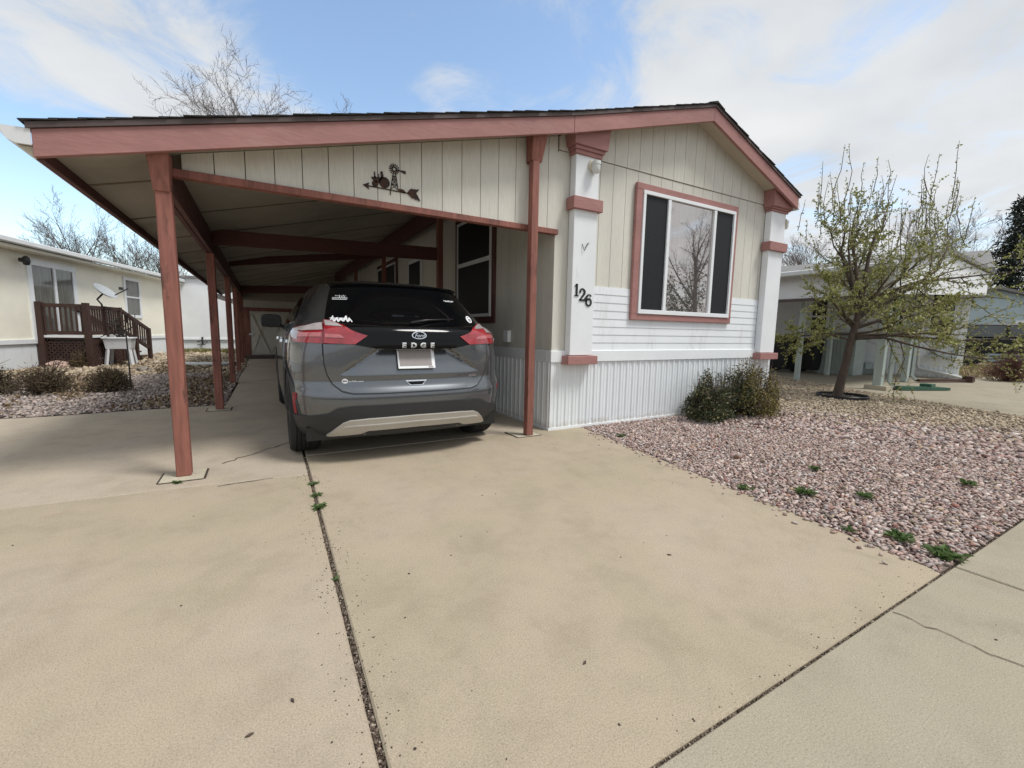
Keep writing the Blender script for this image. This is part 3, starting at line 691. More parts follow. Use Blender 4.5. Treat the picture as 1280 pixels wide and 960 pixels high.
for y in (6.62, 10.2, 13.6): post(2.442, y, 2.80, .085)
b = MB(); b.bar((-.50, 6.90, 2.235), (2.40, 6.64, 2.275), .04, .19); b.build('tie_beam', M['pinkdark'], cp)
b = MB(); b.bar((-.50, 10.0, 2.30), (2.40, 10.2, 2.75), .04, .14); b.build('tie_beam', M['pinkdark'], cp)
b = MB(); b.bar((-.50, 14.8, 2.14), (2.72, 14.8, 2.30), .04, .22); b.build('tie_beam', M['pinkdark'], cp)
# boarded gable above the entrance, hanging level
hb = MB(); boards(-.50, XL - .002, YW - .022, YW - .002, lambda x: 2.205, lambda x: fb(x) + .05, start=-.446); hb.build('gable_panel', M['cream'], cp)
b = MB(); b.prism([(-.50, YW - .0015, 2.21), (XL - .003, YW - .0015, 2.21), (XL - .003, YW - .0015, fb(XL) + .045), (-.50, YW - .0015, fb(-.5) + .045)], (0, .0012, 0)); b.build('panel_backing', M['groove'], cp)
b = MB(); b.box(-.505, XL + .018, YW - .048, YW + .03, 2.150, 2.204); b.build('gable_rail', M['pinkpost'], cp, bevel=.003)
# downspouts at the left posts
for y in (14.5, 16.2):
    b = MB(); b.tube([(-1.2, y, 2.11), (-1.2, y, 1.98), (-.68, y + .05, 1.80), (-.64, y + .05, 1.7), (-.64, y + .05, .12), (-.72, y + .05, .05)], .045, 4); b.build('downspout', M['alum'], cp)

# rusty ornament on the gable panel: an arrow with a tractor and a wind pump on it
orn = MB()
def op(x, z): return (x, YW - .030, z)
def plate(poly): orn.prism([op(x, z) for x, z in poly], (0, .004, 0))
def rod(a, c, wd=.006):
    a = Vector(a); c = Vector(c); d = (c - a).normalized(); n = Vector((-d.y, d.x)) * wd / 2
    plate([tuple(a + n), tuple(a - n), tuple(c - n), tuple(c + n)])
def disc(cx_, cz, r0, n=18): plate([(cx_ + r0 * math.cos(6.283 * k / n), cz + r0 * math.sin(6.283 * k / n)) for k in range(n)])
plate([(.790, 2.320), (.846, 2.347), (.836, 2.326), (.845, 2.322), (.845, 2.314), (.836, 2.312), (.844, 2.289)])
rod((.84, 2.318), (1.19, 2.312), .008)
plate([(1.168, 2.314), (1.196, 2.350), (1.215, 2.358), (1.228, 2.352), (1.240, 2.360), (1.252, 2.354), (1.268, 2.362), (1.280, 2.360), (1.252, 2.327), (1.292, 2.262), (1.280, 2.268), (1.272, 2.262), (1.258, 2.272), (1.246, 2.268), (1.232, 2.278), (1.216, 2.276), (1.196, 2.290)])
disc(.972, 2.368, .046); disc(.893, 2.346, .026)
plate([(.862, 2.396), (.866, 2.383), (.878, 2.372), (.90, 2.358), (.93, 2.352), (.945, 2.392), (.93, 2.405), (.905, 2.40), (.895, 2.410), (.880, 2.398)])
rod((.893, 2.39), (.890, 2.443), .010); plate([(.940, 2.392), (.955, 2.392), (.966, 2.425), (.958, 2.438), (.962, 2.452), (.946, 2.456), (.938, 2.446), (.942, 2.432)]); rod((.925, 2.405), (.925, 2.43), .006)
rod((1.026, 2.322), (1.050, 2.47), .006); rod((1.092, 2.320), (1.068, 2.47), .006)
for za, zb in ((2.326, 2.366), (2.366, 2.405), (2.405, 2.437)):
    fl = lambda z: 1.026 + (z - 2.322) * .162; fr = lambda z: 1.092 - (z - 2.32) * .16
    rod((fl(za), za), (fr(zb), zb), .004); rod((fr(za), za), (fl(zb), zb), .004); rod((fl(zb), zb), (fr(zb), zb), .005)
for k in range(14):
    a = 6.283 * k / 14; c_, s_ = math.cos(a), math.sin(a); t = .10
    plate([(1.059 + .016 * math.cos(a - t), 2.494 + .016 * math.sin(a - t)), (1.059 + .045 * math.cos(a - t), 2.494 + .045 * math.sin(a - t)), (1.059 + .045 * math.cos(a + t * 1.2), 2.494 + .045 * math.sin(a + t * 1.2)), (1.059 + .016 * math.cos(a + t), 2.494 + .016 * math.sin(a + t))])
for k in range(14):
    a0, a1 = 6.283 * k / 14, 6.283 * (k + 1) / 14
    for r0, r1 in ((.013, .020),): plate([(1.059 + r0 * math.cos(a0), 2.494 + r0 * math.sin(a0)), (1.059 + r1 * math.cos(a0), 2.494 + r1 * math.sin(a0)), (1.059 + r1 * math.cos(a1), 2.494 + r1 * math.sin(a1)), (1.059 + r0 * math.cos(a1), 2.494 + r0 * math.sin(a1))])
rod((1.07, 2.492), (1.125, 2.486), .006); plate([(1.112, 2.494), (1.158, 2.496), (1.160, 2.468), (1.120, 2.480)])
plate([(1.094, 2.318), (1.10, 2.338), (1.135, 2.338), (1.148, 2.328), (1.160, 2.316), (1.14, 2.306)]); rod((1.022, 2.274), (1.024, 2.325), .007)
tag(orn.build('wall_ornament', M['rust']), 'rusty cut metal arrow with tractor and wind pump hung on the carport gable', 'wall ornament')

# shed at the end of the carport
shed = thing('storage_shed', 'cream storage shed with red trimmed door at the far end of the carport', 'shed', (1.1, 17.7, 0))
hb = MB(); boards(-.62, XL, 17.62, 17.66, lambda x: .12, lambda x: fb(max(-1.1, x)) + .05, start=-.62); hb.box(-.62, XL, 17.66, 20.5, .0, 2.3); hb.build('wall', M['cream'], shed)
b = MB(); b.box(-.60, 1.0, 17.56, 17.615, 1.62, 1.74); b.box(-.60, -.36, 17.56, 17.615, .12, 1.618); b.box(.86, 1.0, 17.56, 17.615, .12, 1.618); b.build('door_frame', M['pinkpost'], shed)
b = MB(); b.box(-.355, .855, 17.585, 17.614, .14, 1.61); dr = b.build('door', M['cream'], shed)
b = MB()
for x0_, x1_ in ((-.35, .24), (.25, .85)): b.bar((x0_ + .03, 17.577, .2), (x1_ - .03, 17.577, 1.56), .014, .05, (0, 1, 0)); b.bar((x0_ + .03, 17.569, 1.56), (x1_ - .03, 17.569, .2), .012, .05, (0, 1, 0))
b.build('door_brace', M['soffit'], dr); b = MB(); b.box(-.40, -.28, 17.53, 17.555, .80, .86); b.build('handle', M['whitepaint'], dr)
b = MB(); b.prism([(-.62, 17.50, 1.98), (2.77, 17.50, 1.98), (2.77, 17.50, fb(2.77) + .04), (-.62, 17.50, fb(-.62) + .04)], (0, .05, 0)); b.build('added_dark_panel', M['ceiling'], shed)  # added panel that covers the bright upper boards to darken the carport end
b = MB(); b.box(-.62, 2.6, 17.2, 17.55, 0, .11); b.build('door_step', M['drip'], shed)
# ------------------------------------------------------------ the car (local: x across, y forward from the rear bumper, z up)
def carpaint():
    m, nt, b = newmat('grey_metallic_paint')
    tc = N(nt, 'ShaderNodeTexCoord'); n = N(nt, 'ShaderNodeTexNoise', Scale=900., Detail=2.); L(nt, tc.outputs['Object'], n.inputs['Vector'])
    L(nt, ramp(nt, n.outputs['Fac'], [(.3, (.115, .125, .138)), (.7, (.175, .188, .205))]).outputs[0], b.inputs['Base Color'])
    b.inputs['Metallic'].default_value = .82; b.inputs['Roughness'].default_value = .27
    b.inputs['Coat Weight'].default_value = 1.; b.inputs['Coat Roughness'].default_value = .03
    return m
M['paint'] = carpaint()
M['gloss'] = P('gloss_black', (.004, .0043, .005), .08, .05, 3, spec=.22)
M['carglass'] = P('tinted_car_glass', (.003, .0035, .004), .03, .05, 3, spec=.22)
M['clad'] = P('dark_grey_cladding', (.024, .026, .029), .5, .08, 5, fine=.08, fscale=300, bump=.1, bscale=400)
M['skid'] = P('silver_skid_plate', (.47, .45, .41), .38, .04, 4, metal=.25)
M['red'] = P('red_lamp_lens', (.30, .014, .022), .14, .25, 14, spec=.7, coat=.8)
M['redmid'] = P('pale_red_lamp_lens', (.46, .12, .13), .14, .2, 60, spec=.8, coat=.8)
M['clear'] = P('clear_lamp_lens', (.40, .365, .37), .12, .15, 12, spec=.8, coat=.8)
M['reflector'] = P('dark_red_reflector', (.26, .012, .022), .22, .1, 30, spec=.6)
M['chrome'] = P('chrome', (.78, .79, .80), .14, .03, 3, metal=1.)
M['decal'] = P('white_decal', (.74, .75, .77), .5, .05)
M['plategrey'] = P('grey_plate', (.30, .27, .265), .6, .05, 3)
M['tyre'] = P('tyre_rubber', (.013, .013, .0135), .78, .15, 12, fine=.2, bump=.3)
M['rim'] = P('alloy_rim', (.30, .31, .32), .3, .05, 5, metal=.8)
car = thing('parked_car', 'dark grey SUV parked under the carport with its black rear window towards the street', 'car', (1.135, 3.62, 0))
CO = Vector(car.location)
#        z      y0    w     d     yf
PROF = [(.18, .170, .885, .60, 4.45), (.25, .085, .930, .60, 4.60), (.30, .045, .950, .60, 4.68), (.40, .012, .962, .60, 4.73), (.50, .000, .966, .60, 4.75), (.575, .002, .967, .60, 4.75),
        (.605, .012, .967, .60, 4.74), (.63, .034, .967, .60, 4.73), (.68, .050, .967, .60, 4.72), (.735, .044, .967, .60, 4.70), (.82, .040, .964, .60, 4.66), (.92, .036, .958, .62, 4.55), (.98, .034, .950, .64, 4.40), (1.02, .036, .942, .66, 3.95),
        (1.07, .042, .928, .68, 3.55), (1.095, .05, .92, .69, 3.45), (1.12, .098, .905, .70, 3.35), (1.17, .165, .880, .74, 3.2), (1.30, .285, .815, .80, 2.95), (1.40, .375, .765, .85, 2.72), (1.47, .440, .722, .88, 2.52), (1.505, .485, .690, .86, 2.38)]
PZ = np.array(PROF)
def prof_at(z):
    z = min(max(z, .18), 1.505); return [float(np.interp(z, PZ[:, 0], PZ[:, k])) for k in range(1, 5)]
def smooth_table():
    zs = np.arange(.18, 1.5051, .005); T = np.stack([np.interp(zs, PZ[:, 0], PZ[:, k]) for k in range(1, 5)], 1)
    K = 5; ker = np.ones(K) / K; pad = np.pad(T, ((K // 2, K // 2), (0, 0)), mode='edge')
    return zs, np.stack([np.convolve(pad[:, k], ker, 'valid') for k in range(4)], 1)
TZ, TP = smooth_table()
def half_outline(z):
    """from the middle of the rear round the side to the middle of the front"""
    y0, w, d, yf = [float(np.interp(z, TZ, TP[:, k])) for k in range(4)]
    e = 2 / 2.9; t = np.concatenate([np.linspace(0, .62, 18)[:-1], np.linspace(.62, 1.0, 34)[:-1], np.linspace(1.0, math.pi / 2, 24)])
    rx = w * np.sin(t) ** e; ry = y0 + d * (1 - np.cos(t) ** e)
    d2 = min(.7, (yf - y0 - d) * .5); ys = np.linspace(y0 + d, yf - d2, 40)[1:-1]
    tt = np.linspace(math.pi / 2, 0, 24); fx = w * np.sin(tt) ** e; fy = yf - d2 * (1 - np.cos(tt) ** e)
    return np.column_stack([np.concatenate([rx, np.full(len(ys), w), fx]), np.concatenate([ry, ys, fy])])
OUT = {}
def arc_row(i):
    if i not in OUT:
        p = half_outline(TZ[i]); s = np.concatenate([[0], np.cumsum(np.hypot(*np.diff(p, axis=0).T))]); OUT[i] = (s, p)
    return OUT[i]
def S(u, z):
    f = (min(max(z, .18), 1.5049) - .18) / .005; i = min(int(f), len(TZ) - 2); t = f - i; a = abs(u); r = []
    for k in (i, i + 1):
        s, p = arc_row(k); r.append((np.interp(a, s, p[:, 0]), np.interp(a, s, p[:, 1])))
    x = r[0][0] * (1 - t) + r[1][0] * t; y = r[0][1] * (1 - t) + r[1][1] * t
    return Vector((x if u >= 0 else -x, y, z))
def SN(u, z, e=.006):
    du = S(u + e, z) - S(u - e, z); dz = S(u, z + e) - S(u, z - e); n = du.cross(dz)
    return n.normalized()
AX = (.72, .72 + 2.84); WR = .365
def sunk(u, z):                                                            # the shell lies deeper behind the tailgate
    f = lambda a, lo, hi_: max(0, min(1, (a - lo) / (hi_ - lo)))
    return .10 * f(.742 - abs(u), 0, .008) * f(z - .625 - max(0, abs(u) - .55) * 1.4, 0, .03) * f(1.16 - z, 0, .05)
rows = []; zl = list(np.arange(.20, 1.5001, .02)) + [1.505]
for z in zl:
    i = int(round((min(z, 1.505) - .18) / .005)); i = min(i, len(TZ) - 1); s, p = arc_row(i)
    row = [Vector((a, b2 + sunk(sa, z), z)) for (a, b2), sa in zip(p, s)]
    row = row[:-1] + [Vector((-v.x, v.y, v.z)) for v in reversed(row[1:])]
    rows.append(row)
last = rows[-1]; cy_ = 1.45
for f, z in ((.97, 1.516), (.9, 1.535), (.75, 1.560), (.5, 1.578), (.25, 1.586), (.02, 1.588)):
    rows.append([Vector((v.x * f, cy_ + (v.y - cy_) * f, z)) for v in last])
b = MB(); b.grid([[v + CO for v in r] for r in rows], cyc=True)
cut = []
for f in b.f:                                                              # wheel openings
    c = sum((Vector(b.v[i]) for i in f), Vector()) / 4 - CO
    cut.append(any((c.y - a) ** 2 + (c.z - WR) ** 2 < .43 ** 2 for a in AX) and abs(c.x) > .7)
b.m = [0] * len(b.f); b.f = [f for f, k in zip(b.f, cut) if not k]; b.m = [0] * len(b.f)
body = b.build('body', M['paint'], car, smooth=True)

def patch(name, outline, mat, off=.004, thick=.02, parent=None, disp=None, res=.03, lines=(), mirror=False):
    """a panel of the car's skin: outline in (distance round from the middle of the rear, height)"""
    if mirror: outline = [(-u, z) for u, z in reversed(outline)]
    dense = []
    n = len(outline)
    for k in range(n):
        a = Vector(outline[k]); c = Vector(outline[(k + 1) % n]); m = max(1, int((c - a).length / res))
        dense += [a + (c - a) * j / m for j in range(m)]
    pts = [Vector((p.x, p.y)) for p in dense]; nb = len(pts); edges = [(k, (k + 1) % nb) for k in range(nb)]
    for ln in lines:
        for a, c in zip(ln, ln[1:]):
            a = Vector(a); c = Vector(c); m = max(1, int((c - a).length / res)); i0 = len(pts)
            pts += [a + (c - a) * j / m for j in range(m + 1)]; edges += [(i0 + j, i0 + j + 1) for j in range(m)]
    us = [p.x for p in dense]; zs = [p.y for p in dense]
    P2 = np.array([[p.x, p.y] for p in dense])
    gx = np.arange(min(us) + res * .5, max(us), res); gz = np.arange(min(zs) + res * .5, max(zs), res)
    G2 = np.array([[a, c] for a in gx for c in gz]) if len(gx) and len(gz) else np.zeros((0, 2))
    if len(G2):
        G2 = G2[inside(G2, [tuple(p) for p in P2])]
        if len(G2):
            dd = np.min(np.hypot(G2[:, None, 0] - P2[None, :, 0], G2[:, None, 1] - P2[None, :, 1]), 1); G2 = G2[dd > res * .45]
    pts += [Vector((float(a), float(c))) for a, c in G2]
    v2, e2, f2, ov, oe, of = delaunay_2d_cdt(pts, edges, [], 1, 1e-6)
    V = []; 
    def at3(u, z, o):
        nrm = SN(u, z); dsp = disp(u, z) if disp else 0
        return S(u, z) + nrm * o + Vector((0, dsp, 0))
    for p in v2: V.append(at3(p.x, p.y, off))
    F = [tuple(f) for f in f2]; nsm = len(F)
    rim0 = len(V)
    for p in dense: V.append(at3(p.x, p.y, off))
    for p in dense: V.append(at3(p.x, p.y, off - thick))
    for k in range(nb): F.append((rim0 + k, rim0 + nb + k, rim0 + nb + (k + 1) % nb, rim0 + (k + 1) % nb))
    par = parent or car; base = woff(par)
    me = bpy.data.meshes.new(name); me.from_pydata([tuple(v + CO - base) for v in V], [], F); me.materials.append(mat)
    bm = bmesh.new(); bm.from_mesh(me); bm.faces.ensure_lookup_table(); bm.normal_update()
    c0 = bm.faces[0].calc_center_median() + base - CO
    for f in bm.faces:
        f.smooth = f.index < nsm
    mid = bm.faces[nsm // 2]; cm = mid.calc_center_median() + base - CO
    if mid.normal.dot(Vector((cm.x * .4, cm.y - 2.2, cm.z - .75))) < 0: bmesh.ops.reverse_faces(bm, faces=[f for f in bm.faces if f.index < nsm])
    bm.to_mesh(me); bm.free(); me.update()
    o = bpy.data.objects.new(name, me); COL.objects.link(o); o.parent = par; return o
def sym(half): return half + [(-u, z) for u, z in reversed(half) if abs(u) > 1e-6]
# tailgate with its scooped number plate field
ZB, ZT = .738, .948
def scoop(u, z):
    a = abs(u); hw = .615 - (z - ZB) / (ZT - ZB) * .28
    if z < ZB: return 0
    d = .082 * min(1, (z - ZB) / (ZT - ZB)); return max(0, min(d, (hw - a) * 3.5))
gate_half = [(0, .588), (.30, .588), (.52, .592), (.60, .612), (.665, .665), (.705, .74), (.728, .84), (.735, .985), (0, .985)]
gp = sym(gate_half[:-1]); b = MB()
gp = gp + [gp[0]]
for (u0_, z0_), (u1_, z1_) in zip(gp, gp[1:]):
    n_ = max(1, int(math.hypot(u1_ - u0_, z1_ - z0_) / .03)); dn_ = math.hypot(u1_ - u0_, z1_ - z0_)
    if dn_ < 1e-6 or (z0_ > .98 and z1_ > .98): continue
    nx_, nz_ = (z1_ - z0_) / dn_ * .010, -(u1_ - u0_) / dn_ * .010
    for j in range(n_):
        q4_ = []
        for t_, o_ in ((j / n_, 0), ((j + 1) / n_, 0), ((j + 1) / n_, 1), (j / n_, 1)):
            uu, zz_ = u0_ + (u1_ - u0_) * t_ + nx_ * o_, z0_ + (z1_ - z0_) * t_ + nz_ * o_; q4_.append(S(uu, zz_) + SN(uu, zz_) * .0055 + CO)
        b.face(q4_)
b.build('tailgate_seam', M['black'], car)
inner = lambda z: .615 - (z - ZB) / (ZT - ZB) * .28
lines = []
for s in (1, -1):
    lines += [[(s * .612, ZB), (s * .337, ZT)], [(s * .598, ZB + .006), (s * .315, ZT)]]
lines += [[(-.612, ZB), (.612, ZB)], [(-.70, .70), (.70, .70)]]
gate = patch('tailgate', sym(gate_half), M['paint'], .006, .05, disp=scoop, res=.024, lines=lines)
band = patch('light_bar', sym([(0, .953), (.33, .953), (.47, .978), (.53, .985), (.53, 1.045), (.56, 1.085), (.60, 1.125), (.40, 1.112), (.2, 1.106), (0, 1.104)]), M['gloss'], .030, .09, gate)
patch('light_bar_glint', sym([(0, 1.107), (.25, 1.109), (.45, 1.119), (.60, 1.132), (.60, 1.137), (.45, 1.126), (.25, 1.117), (0, 1.115)]), M['chrome'], .022, .03, gate, res=.02)  # chrome strip standing in for the thin bright reflection along the bar
glass = patch('rear_window', sym([(0, 1.118), (.4, 1.128), (.62, 1.140), (.715, 1.160), (.70, 1.25), (.672, 1.38), (.655, 1.470), (.3, 1.478), (0, 1.480)]), M['carglass'], .008, .02, gate)
patch('rear_spoiler', sym([(0, 1.483), (.3, 1.481), (.66, 1.474), (.70, 1.48), (.66, 1.503), (0, 1.504)]), M['gloss'], .030, .045, gate, res=.02)
wb = MB(); wb.tube([S(-.02, 1.145) + SN(-.02, 1.145) * .03 + CO, S(.14, 1.175) + SN(.14, 1.175) * .030 + CO, S(.40, 1.195) + SN(.4, 1.195) * .026 + CO], [.016, .011, .006], 6)
wb.build('rear_wiper', M['black'], gate, smooth=True)
# handle
patch('gate_handle', [(-.095, .682), (.095, .682), (.055, .634), (-.055, .634)], M['chrome'], .012, .03, gate)
patch('handle_recess', [(-.080, .668), (.080, .668), (.048, .640), (-.048, .640)], M['gloss'], .0145, .02, gate)
# lettering
def surf_text(name, s, u, z, size, mat, off=.012, par=None, bold=0., shear=0., sx=1., disp=None):
    me = text_mesh(s, size, .006, bold, shear); me.name = name; me.materials.clear(); me.materials.append(mat); base = woff(par or car)
    for v in me.vertices:
        uu, zz_ = u + v.co.x * sx, z + v.co.y; q_ = S(uu, zz_) + SN(uu, zz_) * (off + v.co.z) + Vector((0, disp(uu, zz_) if disp else 0, 0))
        v.co = q_ + CO - base
    o = bpy.data.objects.new(name, me); COL.objects.link(o); o.parent = par or car; return o
for k, ch in enumerate('EDGE'): surf_text('badge_letter', ch, -.111 + k * .0815, .979, .052, M['chrome'], .034, band, .0035, 0, 1.25)
oval = lambda r1, r2, n=28: [(.02 + r1 * math.cos(6.283 * k / n), 1.058 + r2 * math.sin(6.283 * k / n)) for k in range(n)]
ov = patch('badge', oval(.064, .0285), M['chrome'], .036, .02, gate, res=.02)
patch('badge_field', oval(.055, .0225), M['gloss'], .0385, .01, ov, res=.02)
surf_text('badge_script', 'Ford', .02, 1.056, .040, M['chrome'], .0405, ov, 0, .35, 1.1)
surf_text('badge_letter', 'AWD', .545, .700, .026, M['chrome'], .010, gate, .0012, .2, 1.3)
# dealer mark at the lower left of the tailgate
cc_ = [(-.575 + .024 * math.cos(6.283 * k / 16), .688 + .021 * math.sin(6.283 * k / 16)) for k in range(16)]
patch('badge', cc_, M['decal'], .009, .01, gate, res=.02); patch('badge_field', [(-.590, .683), (-.560, .683), (-.560, .694), (-.590, .694)], M['clad'], .0105, .004, gate, res=.02)
def scribble(z, u0, u1, h, seed, par, off, n):
    """a line of joined, slanting script too small to read"""
    rd = random.Random(seed); pts = []; u = u0; du = (u1 - u0) / n
    for k in range(n):
        hh = h * rd.choice((.45, .55, .6, 1.0)); sl = h * .35
        pts += [(u, z + h * rd.uniform(0, .12)), (u + du * .35 + sl * hh / h, z + hh), (u + du * .55 + sl * .4, z + hh * .35), (u + du * .8, z + h * rd.uniform(-.05, .1))]; u += du
    w0 = h * .20
    for a, c in zip(pts, pts[1:]):
        w = w0 * rd.uniform(.7, 1.5); d2 = Vector((c[0] - a[0], c[1] - a[1])).normalized(); nx, nz = -d2.y * w / 2, d2.x * w / 2
        e = d2 * w * .3; a = (a[0] - e.x, a[1] - e.y); c = (c[0] + e.x, c[1] + e.y)
        STK.append([(a[0] + nx, a[1] + nz), (a[0] - nx, a[1] - nz), (c[0] - nx, c[1] - nz), (c[0] + nx, c[1] + nz)])
    b = MB()
    for q_ in STK: b.prism([S(u_, z_) + SN(u_, z_) * off + CO for u_, z_ in q_], (0, -.0008, 0))
    STK.clear(); b.build('decal_script', M['decal'], par)
STK = []
def decal_root(o, w_=.01):
    return patch('decal', [(o[0], o[1]), (o[0] + w_, o[1]), (o[0] + w_, o[1] + .004), (o[0], o[1] + .004)], M['decal'], .0095, .001, glass, res=.05)
k1 = decal_root((-.545, .684)); k1.parent = gate; scribble(.682, -.545, -.43, .012, 4, k1, .0095, 6)
k2 = decal_root((-.630, 1.352), .13); scribble(1.362, -.63, -.49, .016, 8, k2, .0095, 7); scribble(1.382, -.60, -.50, .010, 9, k2, .0095, 6)
k3 = decal_root((-.668, 1.188), .15); scribble(1.162, -.665, -.485, .044, 12, k3, .0098, 5); scribble(1.172, -.64, -.50, .022, 22, k3, .0099, 6)
k4 = decal_root((.40, 1.376), .10); scribble(1.381, .385, .52, .014, 15, k4, .0095, 7)
k5 = patch('decal', [(.625 + .040 * math.cos(6.283 * k / 20) , 1.212 + .034 * math.sin(6.283 * k / 20)) for k in range(20)], M['decal'], .0095, .001, glass, res=.03)
for q_ in ([(.605, 1.222), (.63, 1.225), (.63, 1.232), (.605, 1.230)], [(.61, 1.205), (.645, 1.200), (.65, 1.212), (.62, 1.216)], [(.612, 1.192), (.64, 1.189), (.64, 1.195), (.612, 1.198)]): patch('decal_stroke', q_, M['clad'], .0105, .001, k5, res=.04)
# number plate, its field plain grey
pl = MB()
PC = Vector((.008, 0, .865)); tilt = .26
def pp(x, z, o): return CO + Vector((PC.x + x, .044 + .052 * (z + .08) / .16 - o, PC.z + z))
def pbox(x0_, x1_, z0_, z1_, o0, o1, mb): mb.hexa([pp(x0_, z0_, o0), pp(x1_, z0_, o0), pp(x1_, z0_, o1), pp(x0_, z0_, o1), pp(x0_, z1_, o0), pp(x1_, z1_, o0), pp(x1_, z1_, o1), pp(x0_, z1_, o1)])
pbox(-.163, .163, -.083, .083, .012, .022, pl); plate_o = pl.build('number_plate', M['whitepaint'], car, bevel=.004)
pl = MB(); pbox(-.150, .132, -.060, .076, .0221, .0235, pl); pl.build('plate_field', M['plategrey'], plate_o)
for x in (-.152, .152):
    pl = MB(); pl.lathe(pp(x, .070, .0221), (0, -1, .3), [(0, .003), (.006, .003), (.006, 0)], 8); pl.build('bolt', M['clad'], plate_o)
pl = MB(); pbox(.10, .14, -.076, -.064, .0221, .0228, pl); pl.build('plate_sticker', M['clear'], plate_o)
# tail lamps, each in a corner piece and a tailgate piece
for sgn in (False, True):
    m = not sgn
    outer = patch('tail_lamp', [(.728, .988), (1.02, .995), (1.13, 1.035), (1.15, 1.075), (1.10, 1.105), (.90, 1.122), (.80, 1.142), (.728, 1.150)], M['red'], .014, .03, mirror=m)
    patch('lamp_lens', [(.736, 1.090), (1.02, 1.082), (1.09, 1.096), (.90, 1.117), (.80, 1.138), (.736, 1.145)], M['clear'], .0175, .006, outer, mirror=m)
    patch('lamp_lens', [(.74, 1.040), (.98, 1.035), (.98, 1.066), (.74, 1.072)], M['redmid'], .0175, .004, outer, mirror=m)
    patch('lamp_lens', [(.985, 1.012), (1.10, 1.035), (1.125, 1.07), (1.08, 1.094), (.985, 1.092)], M['clear'], .0178, .005, outer, mirror=m)
    inn = patch('tail_lamp', [(.492, .985), (.715, .988), (.715, 1.150), (.66, 1.146), (.60, 1.118), (.52, 1.085), (.395, 1.052)], M['red'], .040, .06, gate, mirror=m)
    patch('lamp_lens', [(.575, 1.096), (.707, 1.102), (.707, 1.143), (.665, 1.140), (.61, 1.116)], M['clear'], .0435, .008, inn, mirror=m)
    patch('lamp_lens', [(.56, 1.030), (.705, 1.030), (.705, 1.058), (.60, 1.056)], M['redmid'], .0435, .004, inn, mirror=m)
    patch('reflector', [(1.005, .415), (1.045, .415), (1.065, .50), (1.060, .585), (1.012, .585), (1.018, .50)], M['reflector'], .010, .02, mirror=m)
# bumper pieces
clad_half = [(0, .255), (.55, .240), (.75, .215), (1.20, .205), (1.22, .41), (.88, .405), (.72, .43), (.64, .475), (.52, .49), (0, .492)]
clad = patch('rear_bumper', sym(clad_half), M['clad'], .012, .03)
patch('skid_plate', sym([(0, .292), (.40, .288), (.46, .262), (.70, .246), (.725, .252), (.60, .355), (.55, .375), (.4, .385), (0, .390)]), M['skid'], .030, .03, clad)
patch('skid_crease', sym([(0, .332), (.52, .325), (.60, .318), (.585, .330), (.52, .337), (0, .344)]), M['whitepaint'] if False else M['skid'], .040, .014, clad, res=.02)
patch('bumper_line', sym([(0, .545), (.6, .545), (.85, .548), (.85, .552), (.6, .550), (0, .550)]), M['clad'], .003, .006, res=.03)
# side windows, doors and arches
for sgn in (False, True):
    m = not sgn
    patch('side_window', [(1.30, 1.165), (2.00, 1.150), (2.00, 1.430), (1.55, 1.425), (1.40, 1.36)], M['carglass'], .006, .015, mirror=m, res=.06)
    patch('side_window', [(2.04, 1.150), (3.1, 1.140), (3.10, 1.44), (2.04, 1.43)], M['carglass'], .006, .015, mirror=m, res=.06)
    patch('side_window', [(3.15, 1.140), (4.0, 1.130), (3.72, 1.40), (3.15, 1.44)], M['carglass'], .006, .015, mirror=m, res=.06)
    for u0_, u1_ in ((1.96, 3.11), (3.125, 4.25)):
        dz0 = .33
        dro = patch('door', [(u0_ + (.22 if u0_ < 2 else 0), dz0), (u1_, dz0), (u1_, 1.12), (u0_, 1.13), (u0_, .72), (u0_ + (.1 if u0_ < 2 else 0), .55)], M['paint'], .007, .014, mirror=m, res=.05)
        patch('handle', [(u0_ + .12, .96), (u0_ + .33, .962), (u0_ + .33, .995), (u0_ + .12, .99)], M['chrome'], .035, .02, dro, mirror=m)
    patch('sill', [(1.75, .20), (4.05, .20), (4.05, .32), (1.85, .32)], M['clad'], .015, .03, mirror=m, res=.08)
def side_x(y, z):
    s, p = arc_row(min(len(TZ) - 1, int(round((z - .18) / .005)))); k = len(p) - 22; return float(np.interp(y, p[:k, 1], p[:k, 0]))
